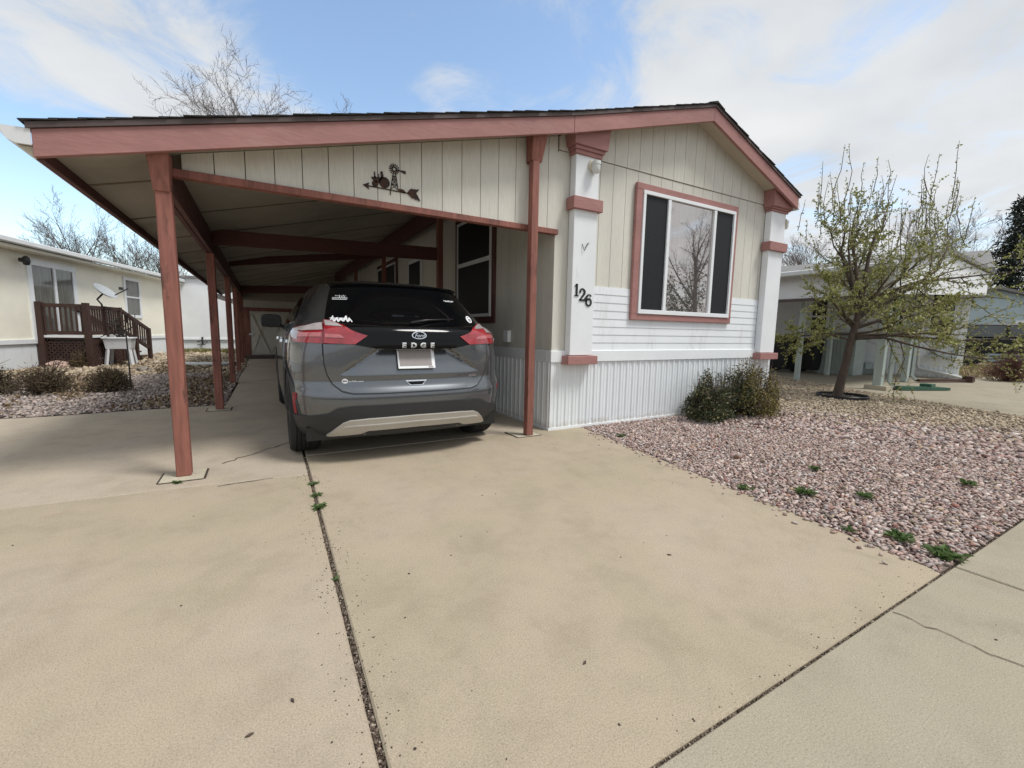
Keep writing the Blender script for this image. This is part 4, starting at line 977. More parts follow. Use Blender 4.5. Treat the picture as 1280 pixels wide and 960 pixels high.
for a in AX:
    for s in (-1, 1):
        b = MB(); rows = []
        for r0, o in ((.395, -.02), (.395, .004), (.455, .012), (.460, -.02)):
            rows.append([CO + Vector((s * (side_x(a + r0 * math.cos(t), max(.21, WR + r0 * math.sin(t))) + o), a + r0 * math.cos(t), max(.21, WR + r0 * math.sin(t)))) for t in np.linspace(-.30, math.pi + .30, 40)])
        b.grid(rows); b.build('wheel_arch', M['clad'], car, smooth=True, angle=40)
        b = MB(); cw = CO + Vector((s * .935, a, WR))
        ax = (s, 0, 0); pr_ = [(.235, -.20), (.27, -.215), (.335, -.215), (WR - .012, -.195), (WR, -.165)]
        for k in range(4): q0 = -.15 + k * .035; pr_ += [(WR, q0), (WR, q0 + .026), (WR - .008, q0 + .028), (WR - .008, q0 + .033)]
        pr_ += [(WR, -.01), (WR - .012, .015), (.335, .03), (.27, .028), (.238, .012), (.235, -.2)]
        b.lathe(cw, ax, pr_, 40); wheel = b.build('wheel', M['tyre'], car, smooth=True, angle=35)
        b = MB(); b.lathe(cw, ax, [(.236, -.19), (.215, -.18), (.20, -.05), (.236, .008), (.232, .012)], 32); b.lathe(cw, ax, [(0, -.01), (.05, -.01), (.06, -.03), (.0, -.06)], 16)
        for k in range(5):
            t = 6.283 * k / 5; dv = Vector((0, math.cos(t), math.sin(t))); b.bar(cw + dv * .04 + Vector((s * -.02, 0, 0)), cw + dv * .232 + Vector((s * -.005, 0, 0)), .075, .02, (1, 0, 0))
        b.build('rim', M['rim'], wheel, smooth=True, angle=35)
    b = MB(); b.box(CO.x - .70, CO.x + .70, CO.y + a - .45, CO.y + a + .45, .26, .80); b.build('wheel_well', M['black'], car)
b = MB(); b.box(CO.x - .86, CO.x + .86, CO.y + .22, CO.y + 4.4, .19, .30); b.box(CO.x - .5, CO.x + .5, CO.y + .25, CO.y + .6, .21, .32); b.build('underbody', M['black'], car)
for s in (-1, 1):
    b = MB(); c = CO + Vector((s * .42, .13, .255)); b.lathe(c, (0, -1, -.1), [(.030, -.25), (.030, 0), (.026, 0), (.026, -.2)], 14); b.build('exhaust_tip', M['chrome'], car, smooth=True, angle=40)
for s in (-1, 1):
    c = CO + Vector((s * 1.035, 2.62, 1.185)); b = MB()
    b.grid([[c + Vector((s * .115 * f * math.copysign(abs(math.cos(t)) ** .6, math.cos(t)), yy, .082 * f * math.copysign(abs(math.sin(t)) ** .6, math.sin(t)))) for t in np.linspace(0, 6.283, 21)[:-1]] for f, yy in ((.02, -.05), (.93, -.05), (1, -.035), (.97, .03), (.75, .085), (.3, .11), (.02, .115))], cyc=True)
    mo = b.build('wing_mirror', M['gloss'], car, smooth=True, angle=50); b = MB(); b.bar(c + Vector((-s * .17, .04, -.075)), c + Vector((-s * .05, .03, -.05)), .06, .04); b.build('mirror_arm', M['black'], mo, bevel=.01)
# ------------------------------------------------------------ neighbours
M['yellow'] = P('pale_yellow_siding', (.90, .87, .745), .6, .04, 2, bump=.15, bscale=50, dirt=(.85, .81, .67), dscale=1.5, dcut=(.55, .85))
M['neighglass'] = P('curtained_glass', (.115, .115, .105), .06, .35, 6, spec=.8, stretch=(4, 4, .3))
M['greyroof'] = P('grey_shingle', (.20, .195, .19), .9, .2, 9, fine=.35, fscale=60, bump=.6, bscale=60)
M['deck'] = P('dark_brown_deck_stain', (.055, .026, .019), .7, .2, 6, fine=.15, bump=.3, stretch=(1, 1, .3))
M['tub'] = P('white_plastic', (.70, .71, .73), .4, .04, 4, dirt=(.5, .49, .46), dscale=5, dcut=(.6, .8))
M['dish'] = P('grey_dish', (.36, .385, .40), .45, .05, 5)
M['steel'] = P('dark_steel', (.03, .03, .032), .5, .1)
M['sage'] = P('sage_green_paint', (.38, .44, .42), .6, .07, 4, dirt=(.28, .32, .30), dscale=4, dcut=(.58, .8))
M['nwhite'] = P('neighbour_white_siding', (.80, .82, .84), .55, .03, 3)
M['bin'] = P('black_bin', (.010, .011, .014), .45, .1)
M['green'] = P('green_plastic', (.035, .10, .065), .5, .12, 9)
M['brownpipe'] = P('brown_plastic', (.060, .026, .020), .55, .1)
M['aqua'] = P('pale_aqua_siding', (.42, .52, .55), .6, .04, 3)
A0 = Vector((-4.9, 14.2, 0)); th = R(13.1); DD = Vector((math.sin(th), math.cos(th), 0)); NN = Vector((math.cos(th), -math.sin(th), 0))
def nb(s, o, z): return A0 + DD * s + NN * o + Vector((0, 0, z))
def nbox(mb, s0, s1, o0, o1, z0, z1): mb.hexa([nb(s0, o0, z0), nb(s1, o0, z0), nb(s1, o1, z0), nb(s0, o1, z0), nb(s0, o0, z1), nb(s1, o0, z1), nb(s1, o1, z1), nb(s0, o1, z1)])
yh = thing('mobile_home', 'pale yellow mobile home with white skirting beyond the left gravel yard', 'house', tuple(nb(2, 0, 0)))
b = MB(); nbox(b, -9, 8.75, -5.5, 0, .68, 2.72); b.build('wall', M['yellow'], yh)
b = MB(); nbox(b, -9, 8.72, -5.4, -.012, 0, .62); b.build('skirting', M['skirt'], yh)
b = MB(); nbox(b, -9, 8.77, -.02, .03, .60, .70); nbox(b, 8.55, 8.78, -.1, .025, .701, 2.70); nbox(b, -.9, -.7, -.05, .02, .701, 2.7); b.build('trim_board', M['whitepaint'], yh)
b = MB(); b.prism([nb(-9.2, .34, 2.80), nb(-9.2, .34, 2.86), nb(-9.2, -2.75, 3.62), nb(-9.2, -5.8, 2.84), nb(-9.2, -5.8, 2.78), nb(-9.2, -2.75, 3.56)], DD * 18.2); b.build('roof', M['greyroof'], yh)
b = MB(); nbox(b, -9.2, 9.0, .0, .33, 2.72, 2.78); nbox(b, 8.7, 8.76, -5.4, 0, 2.7, 3.0); b.build('soffit', M['yellow'], yh)
b = MB(); nbox(b, -9.25, 9.05, .33, .45, 2.79, 2.91); b.build('gutter', M['alum'], yh, bevel=.02)
b = MB(); b.tube([nb(8.9, .39, 2.8), nb(8.9, .39, 2.7), nb(8.62, .10, 2.55), nb(8.62, .10, .1), nb(8.62, .3, .05)], .045, 4); b.build('downspout', M['alum'], yh)
def nwindow(s0, s1, z0, z1, name, muls=(), hz=None, tr=.10):
    b = MB(); nbox(b, s0 - tr, s1 + tr, -.01, .035, z1, z1 + tr); nbox(b, s0 - tr, s1 + tr, -.01, .035, z0 - tr, z0); nbox(b, s0 - tr, s0, -.01, .035, z0 + .001, z1 - .001); nbox(b, s1, s1 + tr, -.01, .035, z0 + .001, z1 - .001)
    for mu in muls: nbox(b, mu - .04, mu + .04, -.01, .042, z0 + .002, z1 - .002)
    if hz: nbox(b, s0, s1, -.01, .043, hz - .025, hz + .025)
    f = b.build(name, M['whitepaint'], yh); b = MB(); nbox(b, s0 - .005, s1 + .005, .004, .014, z0 - .005, z1 + .005); b.build('pane', M['neighglass'], f)
nwindow(.72, 2.16, .80, 2.46, 'sliding_door', (1.47,), tr=.14); nwindow(4.72, 5.52, 1.40, 2.52, 'window', (), 1.98)
b = MB(); c = nb(.33, .06, 2.52); b.lathe(c, NN, [(0, 0), (.05, 0), (.05, .03), (.03, .06)], 12); b.lathe(c + NN * .12, (0, 0, 1), [(0, -.12), (.05, -.11), (.075, -.02), (.06, .06), (.02, .09), (0, .09)], 14); b.build('wall_lamp', M['steel'], yh, smooth=True)
# timber deck with stairs
dk = thing('deck_stairs', 'dark brown timber deck with railing, lattice and stairs at the yellow house', 'deck', tuple(nb(2, .5, 0)))
b = MB(); nbox(b, .70, 2.15, .04, 1.02, .70, .74); nbox(b, .70, 2.15, 1.0, 1.04, .58, .699); b.build('floor', M['deck'], dk)
b = MB(); nbox(b, .70, 2.15, 1.041, 1.05, .745, .80); nbox(b, .68, .69, .05, 1.02, .745, .80); b.build('edge_strip', M['whitepaint'], dk)
def dpost(s, o, z0, z1, w_=.095): b = MB(); nbox(b, s - w_ / 2, s + w_ / 2, o - w_ / 2, o + w_ / 2, z0, z1); b.build('post', M['deck'], dk)
dpost(.72, .08, 0, 1.60, .13); dpost(.72, 1.0, 0, 1.60, .11); dpost(1.42, 1.02, .7, 1.55); dpost(2.12, 1.02, 0, 1.55)
dpost(2.85, 1.02, 0, 1.22); dpost(3.62, 1.02, 0, .98)
def rail(a, c, w_=.05, h=.09): b = MB(); b.bar(a, c, w_, h); b.build('rail', M['deck'], dk)
rail(nb(.72, .08, 1.52), nb(.72, 1.0, 1.52)); rail(nb(.72, .08, .86), nb(.72, 1.0, .86)); rail(nb(.72, 1.02, 1.50), nb(2.12, 1.02, 1.50)); rail(nb(.72, 1.02, .86), nb(2.12, 1.02, .86))
rail(nb(2.12, 1.02, 1.50), nb(3.66, 1.02, .93)); rail(nb(2.12, 1.02, .95), nb(3.62, 1.02, .36)); rail(nb(2.12, .06, 1.50), nb(3.66, .06, .93))
for k in range(1, 9):
    o = .08 + .92 * k / 9; b = MB(); b.bar(nb(.72, o, .86), nb(.72, o, 1.5), .035, .035, (1, 0, 0)); b.build('baluster', M['deck'], dk)
for k in range(1, 14):
    s = .72 + 1.4 * k / 14; b = MB(); b.bar(nb(s, 1.02, .86), nb(s, 1.02, 1.48), .035, .035, (1, 0, 0)); b.build('baluster', M['deck'], dk)
for k in range(1, 12):
    s = 2.12 + 1.5 * k / 12; zt2 = 1.50 - .57 * (s - 2.12) / 1.54; b = MB(); b.bar(nb(s, 1.02, zt2 - .53), nb(s, 1.02, zt2), .035, .035, (1, 0, 0)); b.build('baluster', M['deck'], dk)
b = MB()
for o0, o1, f in ((0, .92, lambda t, z: nb(.715, .08 + t, z)), (0, 1.4, lambda t, z: nb(.72 + t, 1.03, z))):
    for k in range(-6, 16):
        for sg in (1, -1):
            t0 = k * .11; z0, z1 = .05, .66; a = (t0, z0); e = (t0 + sg * .61, z1)
            lo_, hi_ = sorted((a, e)); ta, tb = max(lo_[0], o0), min(hi_[0], o1)
            if tb - ta < .02: continue
            zz2 = lambda t: lo_[1] + (hi_[1] - lo_[1]) * (t - lo_[0]) / (hi_[0] - lo_[0])
            off_ = NN * (.004 if sg > 0 else -.006)
            b.bar(f(ta, zz2(ta)) + off_, f(tb, zz2(tb)) + off_, .010, .036, tuple(Vector((0, 0, 1))))
b.build('lattice', M['deck'], dk)
b = MB(); nbox(b, .80, 1.25, .15, .9, 0, .69); b.build('deck_shade_box', M['black'], dk)  # black box standing in for the shade under the deck
for k in range(4):
    b = MB(); z = .56 - k * .15; nbox(b, 2.16 + k * .34, 2.52 + k * .34, .08, .98, z, z + .045); nbox(b, 2.16 + k * .34, 2.19 + k * .34, .08, .98, max(0, z - .13), z - .002); b.build('step', M['deck'], dk)
# satellite dish on a bent mast
ds = thing('satellite_dish', 'grey satellite dish on a bent arm above the dark deck railing', 'satellite dish', tuple(nb(1.35, .9, 1.55)))
dc = Vector((-3.52, 15.3, 1.93)); dn = (Vector((.978, .208, 0)) * .55 - Vector((-.208, .978, 0)) * .36 + Vector((0, 0, .72))).normalized()
b = MB(); b.lathe(dc - dn * .04, dn, [(.0, 0), (.08, .006), (.16, .024), (.22, .048), (.262, .072), (.268, .072), (.22, .034), (.16, .006), (.08, -.012), (0, -.02)], 28); b.build('reflector', M['dish'], ds, smooth=True)
b = MB(); b.tube([nb(1.42, 1.0, 1.45), nb(1.40, .99, 1.60), dc - dn * .12 + Vector((-.1, 0, -.12)), dc - dn * .06], .022, 8); b.build('mast', M['steel'], ds)
b = MB(); dd = dn.cross(Vector((-.3, 1, 0))).normalized(); e = dc + Vector((.22, -.13, -.09)); b.tube([e, e + dn * .25 + Vector((.14, -.05, 0))], .014, 6); b.box(e.x + .14, e.x + .22, e.y - .26, e.y - .18, e.z + .13, e.z + .2); b.build('feed_arm', M['steel'], ds)
# utility tub used as a planter, dark wire ornament in it
tb = thing('plastic_tub', 'white plastic tub on four splayed legs standing before the dark deck stairs', 'tub', (-3.28, 15.15, 0))
b = MB(); c = Vector((-3.28, 15.15, 0))
def q4(w_, d_, z): return [c + Vector((x, y, z)) for x, y in ((-w_, -d_), (w_, -d_), (w_, d_), (-w_, d_))]
b.hexa(q4(.255, .20, .45) + q4(.29, .24, .73)); b.hexa(q4(.315, .265, .715) + q4(.315, .265, .755)); b.build('basin', M['tub'], tb, bevel=.008)
for x, y in ((-1, -1), (1, -1), (1, 1), (-1, 1)):
    b = MB(); b.bar(c + Vector((x * .215, y * .17, .46)), c + Vector((x * .265, y * .215, .0)), .075, .05); b.build('leg', M['tub'], tb)
M['drytwig'] = island_mat('dry_twig', [(0, (.05, .035, .022)), (.5, (.13, .09, .05)), (1, (.22, .165, .10))], .85)
M['wire'] = P('dark_wire', (.022, .018, .014), .8, .2)
def wiry(loc, n, rad, h, seed, thick=.006):
    rd = random.Random(seed); b = MB()
    for k in range(n):
        a = rd.uniform(0, 6.28); p = Vector(loc) + Vector((rd.uniform(-.3, .3) * rad, rd.uniform(-.3, .3) * rad, 0)); pts = [p]; d = Vector((math.cos(a) * .4, math.sin(a) * .4, 1)).normalized()
        for j in range(9):
            d = (d + Vector((rd.uniform(-.9, .9), rd.uniform(-.9, .9), rd.uniform(-.55, .6)))).normalized(); p = p + d * h / 7; p = Vector((loc[0] + max(-rad, min(rad, p.x - loc[0])), loc[1] + max(-rad, min(rad, p.y - loc[1])), max(loc[2], min(loc[2] + h, p.z)))); pts.append(p)
        b.tube(pts, thick, 4)
    return b
tag(wiry((-3.25, 15.15, .758), 14, .32, .66, 3, .011).build('wire_ornament', M['wire']), 'tangle of dark vine stems growing out of the white tub', 'ornament')  # metal wire ornament, shaped as tangled stems
b = MB(); b.tube([(-1.98, 9.58, -.02), (-1.985, 9.585, .5), (-1.99, 9.59, .98)], .011, 6); b.tube([(-1.99, 9.59, .3), (-2.03, 9.6, .27), (-2.03, 9.6, .02)], .006, 5)
tag(b.build('garden_stake', M['steel']), 'thin dark metal stake in the gravel beside the rounded shrub', 'stake')
b = MB(); b.tube([(-1.98, 14.55, .07), (-1.6, 14.4, .06), (-1.2, 14.33, .06), (-.85, 14.42, .06), (-.72, 14.53, .09)], .055, 10); tag(b.build('drain_pipe', M['alum'], smooth=True), 'white drain pipe lying across the gravel behind the red carport posts', 'pipe')
for k, (x, y, s, lab) in enumerate(((-4.35, 14.75, .22, 'pinkish rock on the gravel at the corner of the lattice deck'), (-2.5, 13.2, .15, 'grey brown rock on the gravel short of the white drain pipe'))):
    bm = bmesh.new(); bmesh.ops.create_icosphere(bm, subdivisions=3, radius=1); me = bpy.data.meshes.new('rock')
    for v in bm.verts:
        n_ = mnoise.noise(v.co * 1.3 + Vector((k * 5, 0, 0))) * .45 + mnoise.noise(v.co * 4) * .12; v.co = v.co * (1 + n_) * s; v.co.z *= .55
    bm.to_mesh(me); bm.free(); me.materials.append(P('rock', (.40, .28, .24) if k == 0 else (.24, .21, .18), .9, .25, 9, bump=.5, bscale=30)); o = bpy.data.objects.new('rock', me); COL.objects.link(o); o.location = (x, y, s * .25); tag(o, lab, 'rock')
# white building farther back on the left
wh = thing('white_house', 'plain white house wall with a low roof behind the yellow house', 'house', (-1.8, 22.6, 0))
b = MB(); b.prism([(-5.5, 22.1, .55), (1.4, 22.1, .55), (1.4, 22.1, 2.60), (-2.2, 22.1, 2.98), (-5.5, 22.1, 2.82)], (0, 7.9, 0)); b.build('wall', M['nwhite'], wh)
b = MB(); b.box(-5.5, 1.38, 22.13, 30, 0, .53); b.build('skirting', M['skirt'], wh); b = MB(); b.box(-5.5, 1.42, 22.06, 22.2, .50, .56); b.build('belt_board', M['whitepaint'], wh)
b = MB(); b.prism([(-5.9, 22.0, 2.88), (-2.2, 22.0, 3.08), (1.7, 22.0, 2.66), (1.7, 22.0, 2.57), (-2.2, 22.0, 2.985), (-5.9, 22.0, 2.80)], (0, 8.3, 0)); b.build('roof', M['greyroof'], wh)
b = MB(); b.box(-2.2, -2.14, 22.04, 22.09, .3, .62); b.tube([(-2.35, 22.0, .42), (-2.15, 21.95, .5), (-2.0, 21.98, .42), (-2.1, 21.98, .3), (-2.35, 22.0, .30)], .018, 6); b.build('hose_loop', M['steel'], wh)

# ---- right: white house with sage green carport
rh = thing('mobile_home', 'white house with tall sash windows behind the young tree on the right', 'house', (16.95, 4.4, 0))
RX = 16.95
b = MB(); b.box(RX, 24, 4.40, 17, .42, 3.0)
b.prism([(RX, 4.40, 3.0), (24, 4.40, 3.0), (20.5, 4.40, 3.85)], (0, 12.5, 0)); b.build('wall', M['nwhite'], rh)
b = MB(); ribs((RX + .02, 17), (RX + .02, 4.42), (-1, 0), 0, .42, b); ribs((RX + .02, 4.42), (24, 4.42), (0, -1), 0, .42, b); b.build('skirting', M['skirt'], rh, recalc=False)
b = MB(); b.box(RX - .02, RX + .06, 4.36, 17, .36, .44); b.box(RX - .03, RX + .05, 4.36, 4.52, .441, 2.75); b.box(RX - .03, RX - .001, 4.38, 17, 2.55, 2.68); b.build('trim_board', M['whitepaint'], rh)
for y0_, y1_, z0_, z1_ in ((4.66, 5.12, 1.22, 2.38), (5.38, 5.62, 1.25, 2.40), (5.74, 6.18, 1.25, 2.45), (7.6, 8.0, 1.2, 2.35), (10.2, 10.9, 1.0, 2.2)):
    b = MB(); t = .07
    b.box(RX - .04, RX - .001, y0_ - t, y1_ + t, z1_, z1_ + t); b.box(RX - .04, RX - .001, y0_ - t, y1_ + t, z0_ - t, z0_); b.box(RX - .04, RX - .001, y0_ - t, y0_, z0_ + .001, z1_ - .001); b.box(RX - .04, RX - .001, y1_, y1_ + t, z0_ + .001, z1_ - .001); zm = (z0_ + z1_) / 2; b.box(RX - .045, RX - .001, y0_, y1_, zm - .03, zm + .03)
    wn_ = b.build('window', M['whitepaint'], rh); b = MB(); b.box(RX - .012, RX - .002, y0_, y1_, z0_, z1_); b.build('pane', M['glassdark'], wn_)
b = MB(); b.tube([(RX - .06, 5.28, 2.6), (RX - .06, 5.28, .35), (RX - .12, 5.24, .25), (RX - .12, 4.6, .12), (RX - .25, 4.3, .05)], .045, 4); b.build('downspout', M['alum'], rh)
b = MB(); b.tube([(RX - .10, 4.85, .95), (RX - .11, 4.95, .78), (RX - .1, 5.05, .72), (RX - .1, 4.9, .68)], .03, 6); b.tube([(RX - .1, 4.62, 1.0), (RX - .1, 4.52, .95), (RX - .1, 4.6, .7)], .025, 6); b.box(RX - .35, RX - .02, 4.5, 5.15, .60, .64); b.build('flower_bracket', M['sage'], rh)
b = MB(); b.prism([(11.0, 4.0, 2.68), (16.9, 4.0, 3.35), (16.9, 4.0, 3.45), (11.0, 4.0, 2.78)], (0, 12, 0)) if False else b.prism([(16.7, 4.02, 3.02), (20.5, 4.02, 3.98), (24.4, 4.02, 3.02), (24.4, 4.02, 2.92), (20.5, 4.02, 3.86), (16.7, 4.02, 2.92)], (0, 13, 0)); b.build('roof', M['greyroof'], rh)
rh.rotation_euler.z = R(16)
rc = thing('carport', 'white fronted carport on sage green posts beside the white house on the right', 'carport', (13, 5, 0))
b = MB(); b.prism([(11.15, 4.0, 2.64), (13.9, 4.0, 3.18), (17.0, 4.0, 2.95), (17.0, 4.0, 2.87), (13.9, 4.0, 3.09), (11.15, 4.0, 2.55)], (0, 6.4, 0)); b.build('roof', M['greyroof'], rc)
b = MB(); b.box(11.34, 11.38, 4.10, 10.3, 2.02, 2.58); b.build('eave_panel', M['nwhite'], rc)
b = MB(); b.prism([(11.4, 4.08, 2.02), (16.9, 4.08, 2.30), (16.9, 4.08, 2.85), (13.9, 4.08, 3.08), (11.4, 4.08, 2.58)], (0, .04, 0)); b.build('gable_panel', M['nwhite'], rc)
b = MB(); b.box(11.30, 11.42, 4.05, 10.3, 1.955, 2.015); b.build('beam', M['drip'], rc)
b = MB(); b.box(11.02, 11.14, 3.98, 10.4, 2.53, 2.65); b.build('gutter', M['alum'], rc, bevel=.02)
def rpost(x, y, s, z1): b = MB(); b.box(x - s / 2, x + s / 2, y - s / 2, y + s / 2, 0, z1); return b.build('post', M['sage'], rc, bevel=.01)
rpost(11.60, 4.26, .155, 2.02); b = MB(); b.box(11.44, 11.76, 4.05, 4.45, 0, .09); b.build('post_footing', M['pad'], rc)
for x, y, s in ((11.74, 6.0, .105), (11.9, 8.6, .105), (14.25, 4.70, .14), (14.3, 6.5, .11), (14.5, 8.9, .11)): rpost(x, y, s, 2.0 if x < 13 else 2.25)
for x, y, m_, l_ in ((11.75, 4.12, 'sage', 0), (14.38, 4.6, 'sage', 0)):
    b = MB(); b.tube([(x, y, 2.0), (x, y, .18), (x + .08, y - .06, .07)], .045, 4); b.build('downspout', M['sage'], rc)
b = MB(); b.hexa([(11.82, 3.92, .005), (11.86, 4.12, .005), (13.0, 3.68, .005), (12.95, 3.46, .005), (11.82, 3.92, .09), (11.86, 4.12, .09), (13.0, 3.68, .06), (12.95, 3.46, .06)]); b.box(12.55, 12.78, 3.66, 3.86, .06, .13); tag(b.build('splash_block', M['green']), 'green plastic splash block on the paving at the foot of the nearest sage post', 'splash block')
b = MB(); b.bar((14.5, 4.52, .05), (16.0, 3.98, .05), .13, .06); b.box(15.9, 16.1, 3.86, 4.06, .01, .16); tag(b.build('drain_extension', M['brownpipe']), 'brown downspout extension lying on the paving by the second sage post', 'pipe')
for k, (x, y, lab) in enumerate(((14.2, 7.75, 'black wheeled bin nearer the cream house in the right carport'), (14.75, 7.25, 'black wheeled bin next to the sage cabinet in the right carport'))):
    t = thing('wheeled_bin', lab, 'bin', (x, y, 0), 'wheeled bins in the right carport'); b = MB()
    b.hexa([(x - .24, y - .26, .08), (x + .24, y - .26, .08), (x + .24, y + .26, .08), (x - .24, y + .26, .08), (x - .31, y - .34, .98), (x + .31, y - .34, .98), (x + .31, y + .34, .98), (x - .31, y + .34, .98)]); b.build('bin_body', M['bin'], t, bevel=.02)
    b = MB(); b.hexa([(x - .34, y - .36, .985), (x + .34, y - .36, .985), (x + .34, y + .40, .985), (x - .34, y + .40, .985), (x - .25, y - .28, 1.06), (x + .25, y - .28, 1.06), (x + .25, y + .34, 1.08), (x - .25, y + .34, 1.08)]); b.build('lid', M['bin'], t, bevel=.015)
    for s in (-1, 1): b = MB(); b.lathe((x + s * .27, y + .27, .12), (s, 0, 0), [(0, -.03), (.12, -.03), (.12, .03), (0, .03)], 16); b.build('wheel', M['tyre'], t)
b = MB(); hb = MB()
cabx, caby = 15.2, 6.55; cab = thing('garden_cabinet', 'sage green cabinet with upright ribs beside the black bins', 'cabinet', (cabx, caby, 0))
b.box(cabx - .3, cabx + .3, caby - .45, caby + .5, .0, 1.22)
for k in range(10): yy = caby - .42 + k * .095; b.box(cabx - .315, cabx - .299, yy, yy + .05, .03, 1.19)
b.build('body', M['sage'], cab); b = MB(); b.box(cabx - .36, cabx + .36, caby - .5, caby + .55, 1.222, 1.27); b.build('lid', M['sage'], cab, bevel=.01)
st = thing('porch_steps', 'grey green porch steps with a handrail under the right carport', 'steps', (15.9, 6.9, 0))
for k in range(4): b = MB(); b.box(16.0, 16.9, 5.95 + k * .28, 6.23 + k * .28, 0, .16 * (k + 1)); b.build('step', M['sage'], st)
b = MB(); b.bar((15.98, 5.9, .85), (15.98, 7.1, 1.45), .05, .07); b.bar((15.98, 5.95, 0), (15.98, 5.95, .85), .06, .06); b.bar((15.98, 7.0, 0), (15.98, 7.0, 1.4), .06, .06); b.build('handrail', M['nwhite'], st)
# far right: aqua house, dark pickup
ah = thing('aqua_house', 'pale aqua gabled house behind the black pickup at the right edge', 'house', (33, 9.0, 0))
ex = Vector((.5, -.87, 0)).normalized(); ey = Vector((.87, .5, 0)).normalized(); a0 = Vector((31.7, 9.3, 0))
def ah_(s, d, z): return a0 + ex * s + ey * d + Vector((0, 0, z))
b = MB(); b.prism([ah_(-1.6, 0, 0), ah_(5.6, 0, 0), ah_(5.6, 0, 2.5), ah_(2.0, 0, 3.65), ah_(-1.6, 0, 2.5)], ey * 9); b.build('wall', M['aqua'], ah)
b = MB(); b.prism([ah_(-2.0, -.35, 2.4), ah_(2.0, -.35, 3.66), ah_(6, -.35, 2.4), ah_(6, -.35, 2.52), ah_(2.0, -.35, 3.80), ah_(-2.0, -.35, 2.52)], ey * 9.8); b.build('roof', M['greyroof'], ah)
for s0 in (2.85, -.6):
    b = MB(); b.hexa([ah_(s0, -.05, 1.0), ah_(s0 + .85, -.05, 1.0), ah_(s0 + .85, -.004, 1.0), ah_(s0, -.004, 1.0), ah_(s0, -.05, 2.1), ah_(s0 + .85, -.05, 2.1), ah_(s0 + .85, -.004, 2.1), ah_(s0, -.004, 2.1)]); f_ = b.build('window', M['whitepaint'], ah)
    b = MB()
    for t0, t1 in ((.10, .38), (.47, .75)): b.hexa([ah_(s0 + t0, -.06, 1.1), ah_(s0 + t1, -.06, 1.1), ah_(s0 + t1, -.051, 1.1), ah_(s0 + t0, -.051, 1.1), ah_(s0 + t0, -.06, 2.0), ah_(s0 + t1, -.06, 2.0), ah_(s0 + t1, -.051, 2.0), ah_(s0 + t0, -.051, 2.0)])
    b.build('pane', M['glassdark'], f_)
pk = thing('pickup_truck', 'black pickup parked in front of the pale aqua house', 'truck', (28.0, 6.6, 0))
M['blackpaint'] = P('black_car_paint', (.006, .007, .009), .3, .05, 5, spec=.3)
p0 = Vector((26.55, 7.6, 0))                                               # rear of the truck; it points right and towards the street
def pk_(s, d, z): return p0 + ex * s + ey * d + Vector((0, 0, z))
def pprism(prof, d0, d1, mb): mb.prism([pk_(s, d0, z) for s, z in prof], ey * (d1 - d0))
b = MB(); pprism([(0, .52), (5.5, .52), (5.55, .75), (5.5, 1.08), (4.15, 1.16), (1.85, 1.18), (0, 1.16)], 0, 1.95, b); b.build('body', M['blackpaint'], pk, bevel=.04)
b = MB(); pprism([(.35, 1.181), (4.2, 1.171), (3.45, 1.80), (.55, 1.80)], .10, 1.85, b); b.build('cab', M['blackpaint'], pk, bevel=.05)
b = MB(); pprism([(.62, 1.24), (2.0, 1.24), (2.0, 1.72), (.72, 1.72)], .088, .099, b); pprism([(2.1, 1.24), (3.95, 1.24), (3.4, 1.72), (2.1, 1.72)], .088, .099, b); b.build('side_window', P('pickup_glass', (.045, .06, .065), .05, .2, 2, spec=.8), pk)
b = MB(); pprism([(.9, .38), (4.7, .38), (4.7, .44), (.9, .44)], -.06, .05, b); b.build('running_board', M['steel'], pk)
for s in (1.05, 4.55):
    for d in (.12, 1.83):
        b = MB(); b.lathe(pk_(s, d, .40), -ey, [(0, -.12), (.40, -.12), (.40, .12), (.25, .12), (.23, .06), (0, .06)], 24); wl = b.build('wheel', M['tyre'], pk); b = MB(); b.lathe(pk_(s, d, .40), -ey if d < 1 else ey, [(0, .09), (.1, .085), (.23, .065)], 16); b.build('rim', M['rim'], wl)
# ------------------------------------------------------------ plants
bark = P('bark', (.085, .062, .048), .9, .25, 12, fine=.25, bump=.6, bscale=50, stretch=(1, 1, .3))
barkgrey = P('grey_bark', (.15, .125, .112), .9, .2, 9, fine=.2, bump=.4, bscale=30)
twigm = P('twig_bark', (.10, .070, .055), .9, .2, 12)
leaf_spring = island_mat('spring_leaf', [(0, (.14, .165, .04)), (.3, (.25, .275, .075)), (.6, (.34, .35, .115)), (.85, (.45, .43, .19)), (1, (.52, .48, .29))], .6, .3, None, .30)
leaf_dark = island_mat('evergreen_leaf', [(0, (.018, .028, .014)), (.4, (.04, .055, .024)), (.72, (.075, .09, .036)), (.9, (.17, .16, .065)), (1, (.30, .25, .11))], .5, .4, None, .12)
leaf_gold = island_mat('golden_leaf', [(0, (.05, .05, .018)), (.4, (.13, .115, .035)), (.8, (.26, .20, .065)), (1, (.36, .28, .12))], .55, .35, None, .2)
leaf_dry = island_mat('dormant_leaf', [(0, (.035, .028, .018)), (.4, (.075, .06, .035)), (.75, (.12, .10, .055)), (1, (.19, .15, .09))], .85, .2, None, .1)
needle = island_mat('needles', [(0, (.008, .014, .010)), (.5, (.017, .027, .018)), (1, (.035, .048, .03))], .7, .25)
weedm = island_mat('weed_leaf', [(0, (.05, .09, .028)), (.5, (.10, .165, .05)), (1, (.17, .24, .09))], .55, .35, None, .25)

